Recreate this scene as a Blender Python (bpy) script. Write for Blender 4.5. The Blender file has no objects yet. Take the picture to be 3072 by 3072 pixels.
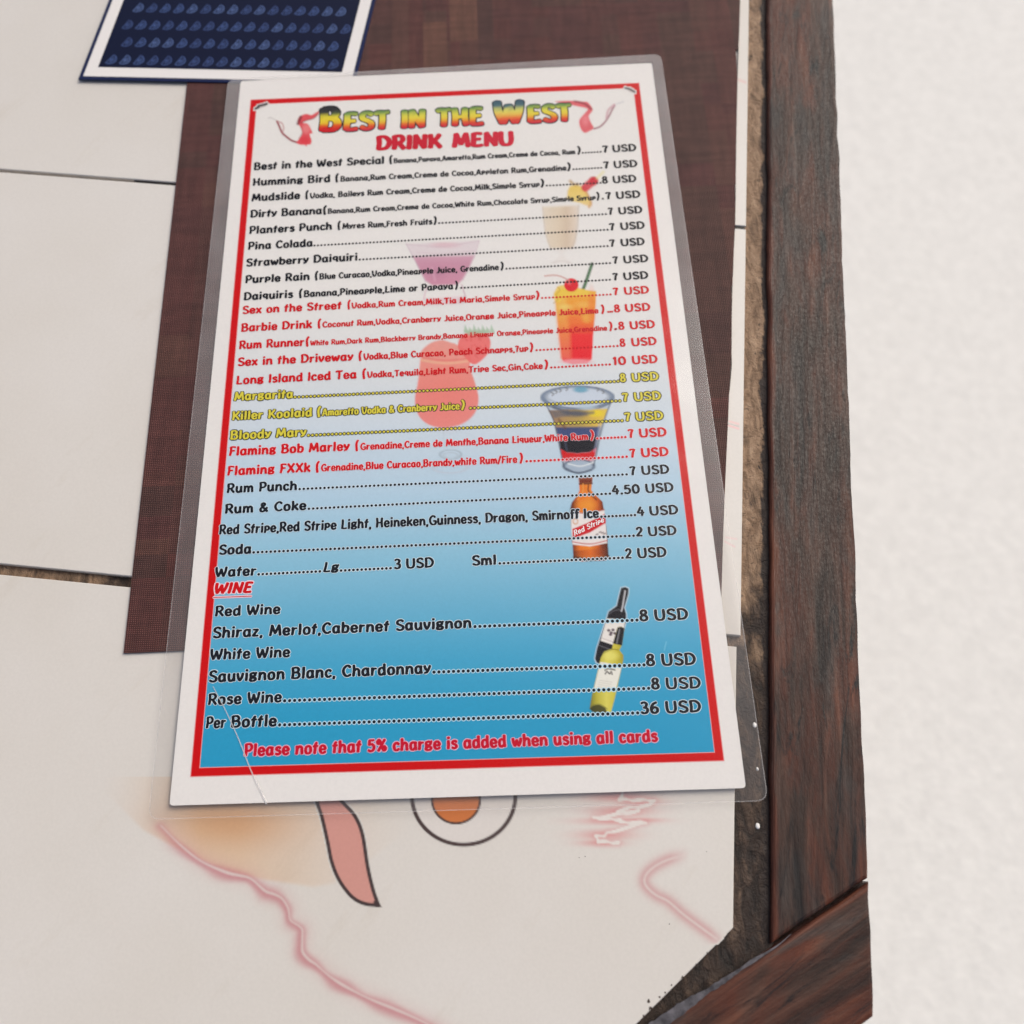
import bpy, bmesh, math, random
import numpy as np
from mathutils import Matrix, Vector, Euler

random.seed(7)
RNG = np.random.default_rng(11)
SC = bpy.context.scene
COL = SC.collection

# ------------------------------------------------------------------ camera
FPX, CPX = 2700.0, 1536.0                       # focal length and centre in 3072-px photo units
CAM_R = Matrix.Rotation(math.hypot(0.361974, 0.002640, 0.043933), 3,
                        Vector((0.361974, 0.002640, -0.043933)).normalized())
CAM_C = Vector((0.0216376, -0.1982468, 0.3542210 + 0.005))
cam = bpy.data.cameras.new('camera')
cam.sensor_width = 36.0
cam.lens = FPX / 3072.0 * 36.0
cam.clip_start = 0.01
cam.clip_end = 60.0
cam.dof.use_dof = True
cam.dof.focus_distance = 0.366
cam.dof.aperture_fstop = cam.lens / 4.2          # iris 4.2 mm wide
cam.dof.aperture_blades = 0
camo = bpy.data.objects.new('camera', cam)
COL.objects.link(camo)
camo.matrix_world = Matrix.Translation(CAM_C) @ CAM_R.to_4x4()
SC.camera = camo

# ------------------------------------------------------------------ sky, sun, exposure
SUN_EL, SUN_AZ = 48.0, 50.0                      # degrees; azimuth measured from +Y towards +X
wd = bpy.data.worlds.new('World')
SC.world = wd
wd.use_nodes = True
nt = wd.node_tree
sky = nt.nodes.new('ShaderNodeTexSky')
sky.sky_type = 'NISHITA'
sky.sun_disc = False
sky.sun_elevation = math.radians(SUN_EL)
sky.sun_rotation = math.radians(SUN_AZ)
sky.air_density = 0.7
sky.dust_density = 6.0
sky.ozone_density = 0.6
nt.links.new(sky.outputs[0], nt.nodes['Background'].inputs[0])
nt.nodes['Background'].inputs[1].default_value = 0.10

sun = bpy.data.lights.new('sun', 'SUN')
sun.energy = 1.0
sun.angle = math.radians(38)
sun.color = (0.985, 1.0, 0.92)
suno = bpy.data.objects.new('sun', sun)
COL.objects.link(suno)
sd = Vector((math.sin(math.radians(SUN_AZ)) * math.cos(math.radians(SUN_EL)),
             math.cos(math.radians(SUN_AZ)) * math.cos(math.radians(SUN_EL)),
             math.sin(math.radians(SUN_EL))))
suno.rotation_euler = sd.to_track_quat('Z', 'Y').to_euler()
suno.location = sd * 5

SC.view_settings.view_transform = 'Standard'
SC.view_settings.look = 'None'
SC.view_settings.exposure = 0.36
SC.view_settings.gamma = 1.0
SC.view_settings.use_curve_mapping = False
SC.cycles.transparent_max_bounces = 16
SC.cycles.max_bounces = 8

# ------------------------------------------------------------------ survey: photo point -> point on a level surface
MM = 0.001
Z_PANEL, Z_MAT, Z_CARD, Z_MENU = 2.5 * MM, 3.6 * MM, 4.3 * MM, 5.0 * MM
RN = np.array(CAM_R)
CN = np.array(CAM_C)


def survey(px, py, z=Z_MENU):
    """where the sight line through a measured point of the photograph meets the level z"""
    px = np.asarray(px, float)
    py = np.asarray(py, float)
    d = np.stack([(px - CPX) / FPX, -(py - CPX) / FPX, -np.ones_like(px)], -1) @ RN.T
    t = (z - CN[2]) / d[..., 2]
    return CN + d * t[..., None]


def sv(p, z=Z_MENU):
    return survey(np.array([q[0] for q in p]), np.array([q[1] for q in p]), z)


def lin(c):
    c = np.asarray(c, float) / 255.0
    return np.where(c <= 0.04045, c / 12.92, ((c + 0.055) / 1.055) ** 2.4)


INK_K = 1.22


def ink(c):
    """pigment that looks like c under the shade the table stands in"""
    return np.clip(lin(c) * INK_K, 0.004, 0.86)


# ------------------------------------------------------------------ object helpers
def tag(o, label=None, cat=None, group=None, kind=None):
    if label: o['label'] = label
    if cat: o['category'] = cat
    if group: o['group'] = group
    if kind: o['kind'] = kind
    return o


def empty(name, loc, label, cat, group=None):
    o = bpy.data.objects.new(name, None)
    COL.objects.link(o)
    o.location = loc
    o.empty_display_size = 0.02
    return tag(o, label, cat, group)


def link_mesh(name, me, mat, parent=None):
    o = bpy.data.objects.new(name, me)
    COL.objects.link(o)
    if mat: me.materials.append(mat)
    if parent:
        o.parent = parent
        o.matrix_parent_inverse = Matrix.Translation(-parent.location)
    return o


class MB:
    """collects faces with a colour per vertex"""
    def __init__(self):
        self.v, self.f, self.c = [], [], []
        self.n = 0

    def add(self, verts, faces, cols):
        verts = np.asarray(verts, float)
        cols = np.asarray(cols, float)
        if cols.ndim == 1:
            cols = np.tile(cols, (len(verts), 1))
        self.v.append(verts)
        self.c.append(cols)
        self.f += [tuple(i + self.n for i in f) for f in faces]
        self.n += len(verts)

    def build(self, name, mat, parent=None):
        me = bpy.data.meshes.new(name)
        V = np.concatenate(self.v)
        me.from_pydata(V.tolist(), [], self.f)
        a = me.color_attributes.new('pigment', 'FLOAT_COLOR', 'POINT')
        C4 = np.ones((len(V), 4))
        C4[:, :3] = np.concatenate(self.c)
        a.data.foreach_set('color', C4.ravel())
        me.update()
        if any(p.normal.z < -0.5 for p in me.polygons):      # sheets face up
            bm = bmesh.new()
            bm.from_mesh(me)
            for f in bm.faces:
                if f.normal.z < -0.5: f.normal_flip()
            bm.to_mesh(me)
            bm.free()
        return link_mesh(name, me, mat, parent)


def poly_prism(name, pts, z0, z1, mat, parent=None, bevel=0.0, seg=2):
    bm = bmesh.new()
    lo = [bm.verts.new((p[0], p[1], z0)) for p in pts]
    hi = [bm.verts.new((p[0], p[1], z1)) for p in pts]
    n = len(pts)
    top = bm.faces.new(hi)
    bm.faces.new(lo[::-1])
    for i in range(n):
        j = (i + 1) % n
        bm.faces.new((lo[i], lo[j], hi[j], hi[i]))
    bmesh.ops.recalc_face_normals(bm, faces=bm.faces)
    if bevel > 0:
        es = [e for e in top.edges]
        bmesh.ops.bevel(bm, geom=es, offset=bevel, segments=seg, profile=0.5, affect='EDGES')
    me = bpy.data.meshes.new(name)
    bm.to_mesh(me)
    bm.free()
    return link_mesh(name, me, mat, parent)


def smooth(pts, closed=False, n=6):
    P = np.asarray(pts, float)
    if len(P) < 3 and not closed:
        return P
    if closed:
        Q = np.vstack([P[-1], P, P[0], P[1]])
    else:
        Q = np.vstack([2 * P[0] - P[1], P, 2 * P[-1] - P[-2]])
    out = []
    for i in range(1, len(Q) - 2):
        a, b, c, d = Q[i - 1], Q[i], Q[i + 1], Q[i + 2]
        for k in range(n):
            t = k / n
            out.append(0.5 * ((2 * b) + (-a + c) * t + (2 * a - 5 * b + 4 * c - d) * t * t + (-a + 3 * b - 3 * c + d) * t ** 3))
    if not closed:
        out.append(Q[-2])
    return np.array(out)


def ribbon(P, hw, cap=4, closed=False):
    """outline strip of half width hw round a polyline with round ends -> verts, faces"""
    P = np.asarray(P, float)
    T = np.gradient(P, axis=0)
    if closed:
        T = np.roll(P, -1, 0) - np.roll(P, 1, 0)
    T /= np.maximum(np.linalg.norm(T, axis=1, keepdims=True), 1e-9)
    N = np.stack([-T[:, 1], T[:, 0]], 1)
    hw = np.broadcast_to(np.asarray(hw, float), (len(P),))
    L, Rr = P + N * hw[:, None], P - N * hw[:, None]
    n = len(P)
    V = [*L, *Rr]
    F = [(i, n + i, n + i + 1, i + 1) for i in range(n - 1)]
    if closed:
        F.append((n - 1, 2 * n - 1, n, 0))
    elif cap:
        for e, s in ((0, -1), (n - 1, 1)):
            base = len(V)
            a0 = math.atan2(N[e][1], N[e][0])
            arc = []
            for k in range(1, cap):
                a = a0 - s * math.pi * k / cap
                v_ = np.array([math.cos(a), math.sin(a)])
                arc.append(P[e] + hw[e] * (v_ - 0.4 * (v_ @ T[e]) * T[e]))
            V += arc
            idx = [e] + [base + k for k in range(len(arc))] + [n + e]
            F.append(tuple(idx[::-1]) if s < 0 else tuple(idx[::-1]))
    return np.array(V), F


# ------------------------------------------------------------------ materials
def new_mat(name):
    m = bpy.data.materials.new(name)
    m.use_nodes = True
    return m, m.node_tree, m.node_tree.nodes['Principled BSDF']


def N(nt, typ, **kw):
    n = nt.nodes.new(typ)
    for k, v in kw.items():
        if k.startswith('i_'):
            key = k[2:]
            n.inputs[int(key) if key.isdigit() else key.replace('_', ' ')].default_value = v
        else:
            setattr(n, k, v)
    return n


def ramp(nt, fac, stops, interp='LINEAR'):
    r = nt.nodes.new('ShaderNodeValToRGB')
    r.color_ramp.interpolation = interp
    while len(r.color_ramp.elements) < len(stops):
        r.color_ramp.elements.new(0.5)
    for e, (p, c) in zip(r.color_ramp.elements, stops):
        e.position = p
        e.color = (*c, 1) if len(c) == 3 else c
    nt.links.new(fac, r.inputs[0])
    return r.outputs[0]


def mixc(nt, fac, a, b, blend='MIX'):
    m = nt.nodes.new('ShaderNodeMix')
    m.data_type = 'RGBA'
    m.blend_type = blend
    for s, val in ((m.inputs[0], fac), (m.inputs[6], a), (m.inputs[7], b)):
        if hasattr(val, 'is_output'):
            nt.links.new(val, s)
        else:
            s.default_value = val if isinstance(val, float) else (*val, 1)
    return m.outputs[2]


def bump(nt, b, height, strength, dist):
    n = nt.nodes.new('ShaderNodeBump')
    n.inputs['Strength'].default_value = strength
    n.inputs['Distance'].default_value = dist
    nt.links.new(height, n.inputs['Height'])
    nt.links.new(n.outputs[0], b.inputs['Normal'])


def coords(nt, scale=(1, 1, 1), rot=0.0):
    tc = nt.nodes.new('ShaderNodeTexCoord')
    out = tc.outputs['Object']
    if rot:                                      # turn first, stretch along the turned axes afterwards
        r = nt.nodes.new('ShaderNodeMapping')
        r.inputs['Rotation'].default_value = (0, 0, rot)
        nt.links.new(out, r.inputs[0])
        out = r.outputs[0]
    mp = nt.nodes.new('ShaderNodeMapping')
    mp.inputs['Scale'].default_value = scale
    nt.links.new(out, mp.inputs[0])
    return mp.outputs[0]


def noise(nt, vec, scale, detail=4, rough=0.55, dist=0.0):
    n = N(nt, 'ShaderNodeTexNoise', i_Scale=scale, i_Detail=detail, i_Roughness=rough, i_Distortion=dist)
    nt.links.new(vec, n.inputs['Vector'])
    return n.outputs['Fac']


def stain(nt):
    """faint hand grime on the painted boards, in place, so artwork and board share it"""
    n1 = noise(nt, coords(nt), 7, 4, 0.6)
    n2 = noise(nt, coords(nt, (1, 0.25, 1), 0.7), 55, 5, 0.7)
    a = ramp(nt, n1, [(0.35, (0.955, 0.945, 0.925)), (0.62, (1, 1, 1))])
    b = ramp(nt, n2, [(0.30, (0.965, 0.955, 0.94)), (0.40, (1, 1, 1))])
    return mixc(nt, 1.0, a, b, 'MULTIPLY')


def m_print(name, rough, spec, mottle=0.04, grime=False):
    m, nt, b = new_mat(name)
    at = N(nt, 'ShaderNodeVertexColor', layer_name='pigment')
    no = noise(nt, coords(nt), 900, 3)
    dk = ramp(nt, no, [(0.3, (1 - mottle,) * 3), (0.7, (1, 1, 1))])
    c = mixc(nt, 1.0, at.outputs[0], dk, 'MULTIPLY')
    if grime: c = mixc(nt, 1.0, c, stain(nt), 'MULTIPLY')
    nt.links.new(c, b.inputs['Base Color'])
    b.inputs['Roughness'].default_value = rough
    b.inputs['Specular IOR Level'].default_value = spec
    return m


M_INK = m_print('printed_ink', 0.8, 0.02)
M_PAINT = m_print('painted_artwork', 0.38, 0.5, 0.04, True)
M_CARD = m_print('glossy_card', 0.4, 0.15)


def m_panel():
    m, nt, b = new_mat('white_painted_board')
    v = coords(nt)
    big = noise(nt, v, 9, 3)
    fine = noise(nt, v, 420, 4, 0.6)
    mot = ramp(nt, noise(nt, v, 900, 3), [(0.3, (0.96,) * 3), (0.7, (1, 1, 1))])
    c = mixc(nt, 1.0, tuple(ink((195, 191, 185))), mot, 'MULTIPLY')
    c = mixc(nt, 1.0, c, stain(nt), 'MULTIPLY')
    nt.links.new(c, b.inputs['Base Color'])
    b.inputs['Roughness'].default_value = 0.38
    bump(nt, b, fine, 0.12, 0.0003)
    return m


M_PANEL = m_panel()


def fresnel2(nt):
    """thin-film fresnel, the same seen from above and from below"""
    ge = N(nt, 'ShaderNodeNewGeometry')
    mr = N(nt, 'ShaderNodeMapRange', i_3=1.4, i_4=1 / 1.4)
    nt.links.new(ge.outputs['Backfacing'], mr.inputs[0])
    fr = N(nt, 'ShaderNodeFresnel')
    nt.links.new(mr.outputs[0], fr.inputs['IOR'])
    return fr


def m_film():
    m, nt, b = new_mat('laminate_film')
    out = nt.nodes['Material Output']
    nt.nodes.remove(b)
    tr = N(nt, 'ShaderNodeBsdfTransparent')
    tr.inputs[0].default_value = (0.985, 0.985, 0.98, 1)
    gl = N(nt, 'ShaderNodeBsdfGlossy', i_Roughness=0.13)
    gl.inputs[0].default_value = (1, 1, 1, 1)
    fr = fresnel2(nt)
    v = coords(nt)
    bp = N(nt, 'ShaderNodeBump', i_Strength=0.35, i_Distance=0.002)
    nt.links.new(noise(nt, v, 22, 2), bp.inputs['Height'])
    nt.links.new(bp.outputs[0], gl.inputs['Normal'])
    mx = N(nt, 'ShaderNodeMixShader')
    nt.links.new(fr.outputs[0], mx.inputs[0])
    nt.links.new(tr.outputs[0], mx.inputs[1])
    nt.links.new(gl.outputs[0], mx.inputs[2])
    nt.links.new(mx.outputs[0], out.inputs[0])
    return m


def m_margin():
    """double film beyond the paper: clear but a little milky"""
    m, nt, b = new_mat('laminate_margin')
    out = nt.nodes['Material Output']
    nt.nodes.remove(b)
    tr = N(nt, 'ShaderNodeBsdfTransparent')
    tr.inputs[0].default_value = (0.97, 0.965, 0.96, 1)
    df = N(nt, 'ShaderNodeBsdfDiffuse')
    df.inputs[0].default_value = (0.72, 0.70, 0.69, 1)
    gl = N(nt, 'ShaderNodeBsdfGlossy', i_Roughness=0.12)
    v = coords(nt)
    at = N(nt, 'ShaderNodeVertexColor', layer_name='pigment')
    no = noise(nt, v, 60, 3)
    ml = N(nt, 'ShaderNodeMath', operation='MULTIPLY')
    ad = N(nt, 'ShaderNodeMapRange', i_1=0.25, i_2=0.75, i_3=0.75, i_4=1.15)
    nt.links.new(no, ad.inputs[0])
    nt.links.new(at.outputs[0], ml.inputs[0])
    nt.links.new(ad.outputs[0], ml.inputs[1])
    m1 = N(nt, 'ShaderNodeMixShader')
    nt.links.new(ml.outputs[0], m1.inputs[0])
    nt.links.new(tr.outputs[0], m1.inputs[1])
    nt.links.new(df.outputs[0], m1.inputs[2])
    fr = fresnel2(nt)
    m2 = N(nt, 'ShaderNodeMixShader')
    nt.links.new(fr.outputs[0], m2.inputs[0])
    nt.links.new(m1.outputs[0], m2.inputs[1])
    nt.links.new(gl.outputs[0], m2.inputs[2])
    nt.links.new(m2.outputs[0], out.inputs[0])
    return m


M_FILM = m_film()
M_MARGIN = m_margin()


def m_frame(name, rot, edge=None):
    """dark varnished board, grain along local Y after turning by rot"""
    m, nt, b = new_mat(name)
    v = coords(nt, (1, 0.09, 1), rot)
    v2 = coords(nt, (1, 0.22, 1), rot)
    g1 = noise(nt, v, 190, 6, 0.62, 0.6)
    g2 = noise(nt, v2, 60, 5, 0.6, 1.2)
    g3 = noise(nt, coords(nt), 900, 3, 0.6)
    c = ramp(nt, g1, [(0.28, (0.010, 0.006, 0.005)), (0.45, (0.032, 0.016, 0.011)), (0.58, (0.066, 0.033, 0.023)), (0.76, (0.125, 0.068, 0.048))])
    red = ramp(nt, g1, [(0.3, (0.016, 0.007, 0.005)), (0.55, (0.088, 0.026, 0.014)), (0.78, (0.19, 0.068, 0.035))])
    grey = ramp(nt, g1, [(0.3, (0.012, 0.011, 0.012)), (0.7, (0.08, 0.063, 0.055))])
    c = mixc(nt, ramp(nt, g2, [(0.44, (0, 0, 0)), (0.62, (1, 1, 1))]), c, red)
    c = mixc(nt, ramp(nt, noise(nt, v2, 85, 4, 0.6, 0.8), [(0.5, (0, 0, 0)), (0.66, (0.8, 0.8, 0.8))]), c, grey)
    c = mixc(nt, ramp(nt, noise(nt, v2, 110, 5, 0.7, 1.5), [(0.33, (1, 1, 1)), (0.44, (0, 0, 0))]), c, (0.006, 0.005, 0.006))
    tone = ramp(nt, noise(nt, coords(nt, (1, 0.4, 1), rot), 14, 3), [(0.32, (0.42,) * 3), (0.68, (1.3, 1.24, 1.2))])
    c = mixc(nt, 1.0, c, tone, 'MULTIPLY')
    if edge:                                     # varnish rubbed to red wood along the inner arris
        tc = nt.nodes.new('ShaderNodeTexCoord')
        dp = N(nt, 'ShaderNodeVectorMath', operation='DOT_PRODUCT')
        nt.links.new(tc.outputs['Object'], dp.inputs[0])
        dp.inputs[1].default_value = (edge[0][0], edge[0][1], 0)
        mr = N(nt, 'ShaderNodeMapRange', i_1=edge[1] + 0.0012, i_2=edge[1] + 0.0052, i_3=0.30, i_4=-0.30)
        nt.links.new(dp.outputs['Value'], mr.inputs[0])
        ae = N(nt, 'ShaderNodeMath', operation='ADD')
        nt.links.new(mr.outputs[0], ae.inputs[0])
        nt.links.new(noise(nt, v2, 90, 5, 0.65, 1.0), ae.inputs[1])
        c = mixc(nt, ramp(nt, ae.outputs[0], [(0.5, (0, 0, 0)), (0.66, (0.85,) * 3)]), c, red)
    nt.links.new(c, b.inputs['Base Color'])
    rr = ramp(nt, g3, [(0.3, (0.35,) * 3), (0.7, (0.62,) * 3)])
    nt.links.new(rr, b.inputs['Roughness'])
    b.inputs['Specular IOR Level'].default_value = 0.28
    add = N(nt, 'ShaderNodeMath', operation='ADD')
    nt.links.new(g1, add.inputs[0])
    nt.links.new(noise(nt, v2, 300, 4, 0.7), add.inputs[1])
    bump(nt, b, add.outputs[0], 0.45, 0.0008)
    return m


def m_ledge():
    """inner ledge: stain worn to raw tan wood along the far end, soaked dark near the cut corner"""
    m, nt, b = new_mat('worn_ledge_wood')
    tc = nt.nodes.new('ShaderNodeTexCoord')
    sep = nt.nodes.new('ShaderNodeSeparateXYZ')
    nt.links.new(tc.outputs['Object'], sep.inputs[0])
    v = coords(nt, (1, 0.35, 1))
    g = noise(nt, v, 210, 6, 0.65, 0.8)
    cr = noise(nt, coords(nt), 260, 6, 0.7, 1.0)
    tan = ramp(nt, g, [(0.3, (0.10, 0.058, 0.033)), (0.46, (0.25, 0.155, 0.09)), (0.62, (0.38, 0.25, 0.155)), (0.8, (0.46, 0.33, 0.22))])
    dark = ramp(nt, g, [(0.3, (0.009, 0.006, 0.004)), (0.5, (0.034, 0.020, 0.013)), (0.72, (0.12, 0.075, 0.048))])
    wn = noise(nt, coords(nt, (1, 0.5, 1)), 75, 5, 0.65)
    mr = N(nt, 'ShaderNodeMapRange', i_1=-0.20, i_2=0.06, i_3=-0.18, i_4=0.40)
    nt.links.new(sep.outputs[1], mr.inputs[0])
    ad = N(nt, 'ShaderNodeMath', operation='ADD')
    nt.links.new(wn, ad.inputs[0])
    nt.links.new(mr.outputs[0], ad.inputs[1])
    c = mixc(nt, ramp(nt, ad.outputs[0], [(0.45, (0, 0, 0)), (0.66, (1, 1, 1))]), dark, tan)
    dt_ = N(nt, 'ShaderNodeVectorMath', operation='DOT_PRODUCT')
    nt.links.new(tc.outputs['Object'], dt_.inputs[0])
    dt_.inputs[1].default_value = (ex[0], ex[1], 0)
    mu = N(nt, 'ShaderNodeMapRange', i_1=float(gB @ ex) - 0.0048, i_2=float(gB @ ex) + 0.0008, i_3=-0.25, i_4=0.36)
    nt.links.new(dt_.outputs['Value'], mu.inputs[0])
    au = N(nt, 'ShaderNodeMath', operation='ADD')
    nt.links.new(noise(nt, coords(nt, (1, 0.4, 1)), 150, 5, 0.7), au.inputs[0])
    nt.links.new(mu.outputs[0], au.inputs[1])
    c = mixc(nt, ramp(nt, au.outputs[0], [(0.52, (0, 0, 0)), (0.62, (1, 1, 1))]), c, (0.028, 0.018, 0.014))
    blot = ramp(nt, cr, [(0.33, (1, 1, 1)), (0.41, (0, 0, 0))])
    c = mixc(nt, blot, c, (0.022, 0.014, 0.011))
    nt.links.new(c, b.inputs['Base Color'])
    b.inputs['Roughness'].default_value = 0.6
    ad2 = N(nt, 'ShaderNodeMath', operation='ADD')
    nt.links.new(g, ad2.inputs[0])
    nt.links.new(cr, ad2.inputs[1])
    bump(nt, b, ad2.outputs[0], 0.9, 0.0018)
    return m


def m_simple(name, col, rough, nscale=200, amt=0.3, bstr=0.3, bdist=0.0005, spec=0.4):
    m, nt, b = new_mat(name)
    v = coords(nt)
    no = noise(nt, v, nscale, 5, 0.6)
    lo = tuple(max(0.0, c * (1 - amt)) for c in col)
    hi = tuple(min(1.0, c * (1 + amt)) for c in col)
    nt.links.new(ramp(nt, no, [(0.3, lo), (0.7, hi)]), b.inputs['Base Color'])
    b.inputs['Roughness'].default_value = rough
    b.inputs['Specular IOR Level'].default_value = spec
    bump(nt, b, no, bstr, bdist)
    return m


def m_mat():
    """woven vinyl: block tones come from the mesh, thread relief from crossed waves"""
    m, nt, b = new_mat('woven_placemat_fabric')
    at = N(nt, 'ShaderNodeVertexColor', layer_name='pigment')
    v = coords(nt, (1, 1, 1), 0.0)
    w1 = N(nt, 'ShaderNodeTexWave', wave_type='BANDS', bands_direction='X', i_Scale=370.0, i_Distortion=1.2, i_Detail=1.0)
    w2 = N(nt, 'ShaderNodeTexWave', wave_type='BANDS', bands_direction='Y', i_Scale=370.0, i_Distortion=1.2, i_Detail=1.0)
    for w in (w1, w2):
        nt.links.new(v, w.inputs['Vector'])
    mul = N(nt, 'ShaderNodeMath', operation='MULTIPLY')
    nt.links.new(w1.outputs['Fac'], mul.inputs[0])
    nt.links.new(w2.outputs['Fac'], mul.inputs[1])
    th = ramp(nt, mul.outputs[0], [(0.0, (0.62, 0.6, 0.6)), (0.8, (1.55, 1.5, 1.46))])
    slub = ramp(nt, noise(nt, coords(nt, (1, 0.15, 1)), 260, 4), [(0.3, (0.8,) * 3), (0.7, (1.15,) * 3)])
    slub2 = ramp(nt, noise(nt, coords(nt, (0.12, 1, 1)), 300, 4), [(0.3, (0.82,) * 3), (0.7, (1.15,) * 3)])
    c = mixc(nt, 1.0, at.outputs[0], th, 'MULTIPLY')
    c = mixc(nt, 1.0, c, slub, 'MULTIPLY')
    c = mixc(nt, 1.0, c, slub2, 'MULTIPLY')
    nt.links.new(c, b.inputs['Base Color'])
    b.inputs['Roughness'].default_value = 0.6
    b.inputs['Specular IOR Level'].default_value = 0.3
    bump(nt, b, mul.outputs[0], 0.7, 0.0004)
    return m


M_MAT = m_mat()
M_CAULK = m_simple('grey_joint_filler', (0.085, 0.08, 0.088), 0.3, 260, 0.7, 0.35, 0.0006, 0.5)
M_BLACK = m_simple('dark_joint', (0.012, 0.009, 0.008), 0.5, 300, 0.4)
M_FLOOR = m_simple('pale_floor', (0.74, 0.73, 0.70), 0.75, 70, 0.055, 0.4, 0.003, 0.2)
M_SPECK = m_simple('white_paint_drop', (0.8, 0.79, 0.77), 0.4, 300, 0.1)
M_DIRT = m_simple('dark_dirt', (0.045, 0.03, 0.024), 0.8, 300, 0.4)
M_LEG = m_simple('dark_leg_wood', (0.05, 0.028, 0.02), 0.5, 60, 0.4)

# ------------------------------------------------------------------ floor
me = bpy.data.meshes.new('floor')
S = 12.0
me.from_pydata([(-S, -S, -0.75), (S, -S, -0.75), (S, S, -0.75), (-S, S, -0.75)], [], [(0, 1, 2, 3)])
tag(link_mesh('floor', me, M_FLOOR), kind='structure')

# ------------------------------------------------------------------ table
table = empty('table', (-0.18, 0.0, -0.75), 'wooden table with dark frame boards and a worn tan inner ledge under the menus', 'table')
Z_BOARD = 2.6 * MM
gA = survey(2298.0, 0.0, Z_BOARD)[:2]           # groove between ledge and right-hand frame board
gB = survey(2309.0, 2842.0, Z_BOARD)[:2]
gD = survey(1985.0, 3062.0, Z_BOARD)[:2]        # along the slanting groove
ey = (gA - gB) / np.linalg.norm(gA - gB)         # along the right side of the table
ex = np.array([ey[1], -ey[0]])                   # outwards, to the right
ed = (gD - gB) / np.linalg.norm(gD - gB)         # along the cut corner
en = np.array([-ed[1], ed[0]])                   # outwards from the cut corner
if en @ ex < 0: en = -en
BW = 36 * MM


def loc2(u, w):                                  # table frame: u outwards, w along, from the groove corner
    return gB + ex * u + ey * w


def cross2(a, b):
    return a[0] * b[1] - a[1] * b[0]


def hit(p, d, q, e):
    s = cross2(q - p, e) / cross2(d, e)
    return p + d * s


TOPW = 0.86
c0 = gB + ed * 0.20
c1 = c0 - ex * 0.50
lx = -TOPW
base = [loc2(0, TOPW * 0.72), gB, c0, c1]
c2 = hit(c1, -ex * 0.8 + ey * 0.6, loc2(lx, 0), ey)
c3 = loc2(lx, TOPW * 0.72)
inner = [loc2(0, 0.62), gB, c0, c1, c2, c3]
# outline of the ledge, pushed slightly under the boards
cen = np.mean(inner, 0)
M_LEDGE = m_ledge()
poly_prism('ledge', [cen + (p - cen) * 1.004 for p in inner], -22 * MM, 0.0, M_LEDGE, table)
# frame boards
out_r = 0.0 + BW
gap = 0.6 * MM


def rough_outline(pts, amp, step=5 * MM):
    out = []
    n = len(pts)
    for i in range(n):
        a, b = np.asarray(pts[i]), np.asarray(pts[(i + 1) % n])
        L = np.linalg.norm(b - a)
        k = max(2, int(L / step))
        t_ = (b - a) / L
        nn = np.array([-t_[1], t_[0]])
        w_ = np.convolve(RNG.standard_normal(k + 8), np.ones(3) / 3, 'same')[4:4 + k]
        for j in range(k):
            out.append(a + (b - a) * j / k + nn * (w_[j] * amp if j else 0))
    return out


def board(name, pts, rot, seed, edge=None):
    m = m_frame('varnished_board_%d' % seed, rot, edge)
    pts = rough_outline(pts, 0.38 * MM)
    o = poly_prism(name, pts, -24 * MM, Z_BOARD, m, table, 1.6 * MM, 3)
    return o


ang = lambda d: math.atan2(d[0], d[1])
# the slanting board runs through to the outer edge; the right-hand board butts against it
dq = hit(gB, ed, loc2(out_r, 0), ey)
dq2 = hit(gB + en * BW, ed, loc2(out_r, 0), ey)
top_r = loc2(gap, 0.62)
butt = 0.5 * MM
rb = hit(gB - en * butt, ed, loc2(gap, 0), ey)
rb2 = hit(gB - en * butt, ed, loc2(out_r, 0), ey)
board('frame_board', [rb, rb2, loc2(out_r, 0.62), top_r], ang(ey), 1, (ex, float(gB @ ex)))
# bottom board
b_in0, b_out = c0, c0 + (-ey) * BW
sl_out_end = hit(gB + en * BW, ed, b_out, ex)
board('frame_board', [gB + en * gap, dq + en * gap, dq2, sl_out_end, c0 + en * gap], ang(ed), 2, (en, float(gB @ en)))
board('frame_board', [c0 - ey * gap, sl_out_end - ex * gap, hit(b_out, ex, c1, ex * 0.5 + ey), c1 - ey * gap], ang(ex), 3)
n2 = (c2 - c1) / np.linalg.norm(c2 - c1)
o2 = np.array([n2[1], -n2[0]])
if o2 @ (c1 - cen) < 0: o2 = -o2
e1 = hit(b_out, ex, c1 + o2 * BW, n2)
board('frame_board', [c1 + o2 * gap, hit(b_out, ex, c1, ex * 0.5 + ey) - ex * gap, e1, hit(c1 + o2 * BW, n2, loc2(lx - BW, 0), ey), c2 + o2 * gap], ang(n2), 4)
board('frame_board', [c2 - ex * gap, hit(c1 + o2 * BW, n2, loc2(lx - BW, 0), ey) + ey * gap, loc2(lx - BW, 0.62), loc2(lx - gap, 0.62)], ang(ey), 5)
board('frame_board', [loc2(out_r, 0.62 + gap), loc2(out_r, 0.62 + BW), loc2(lx - BW, 0.62 + BW), loc2(lx - BW, 0.62 + gap)], ang(ex), 6)
for q in (loc2(-0.03, 0.50), loc2(-0.20, -0.05), loc2(lx + 0.05, 0.50), loc2(lx + 0.10, 0.08)):
    poly_prism('leg', [q + d for d in (ex * .03 + ey * .03, -ex * .03 + ey * .03, -ex * .03 - ey * .03, ex * .03 - ey * .03)],
               -0.75, -22.5 * MM, M_LEG, table)
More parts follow.
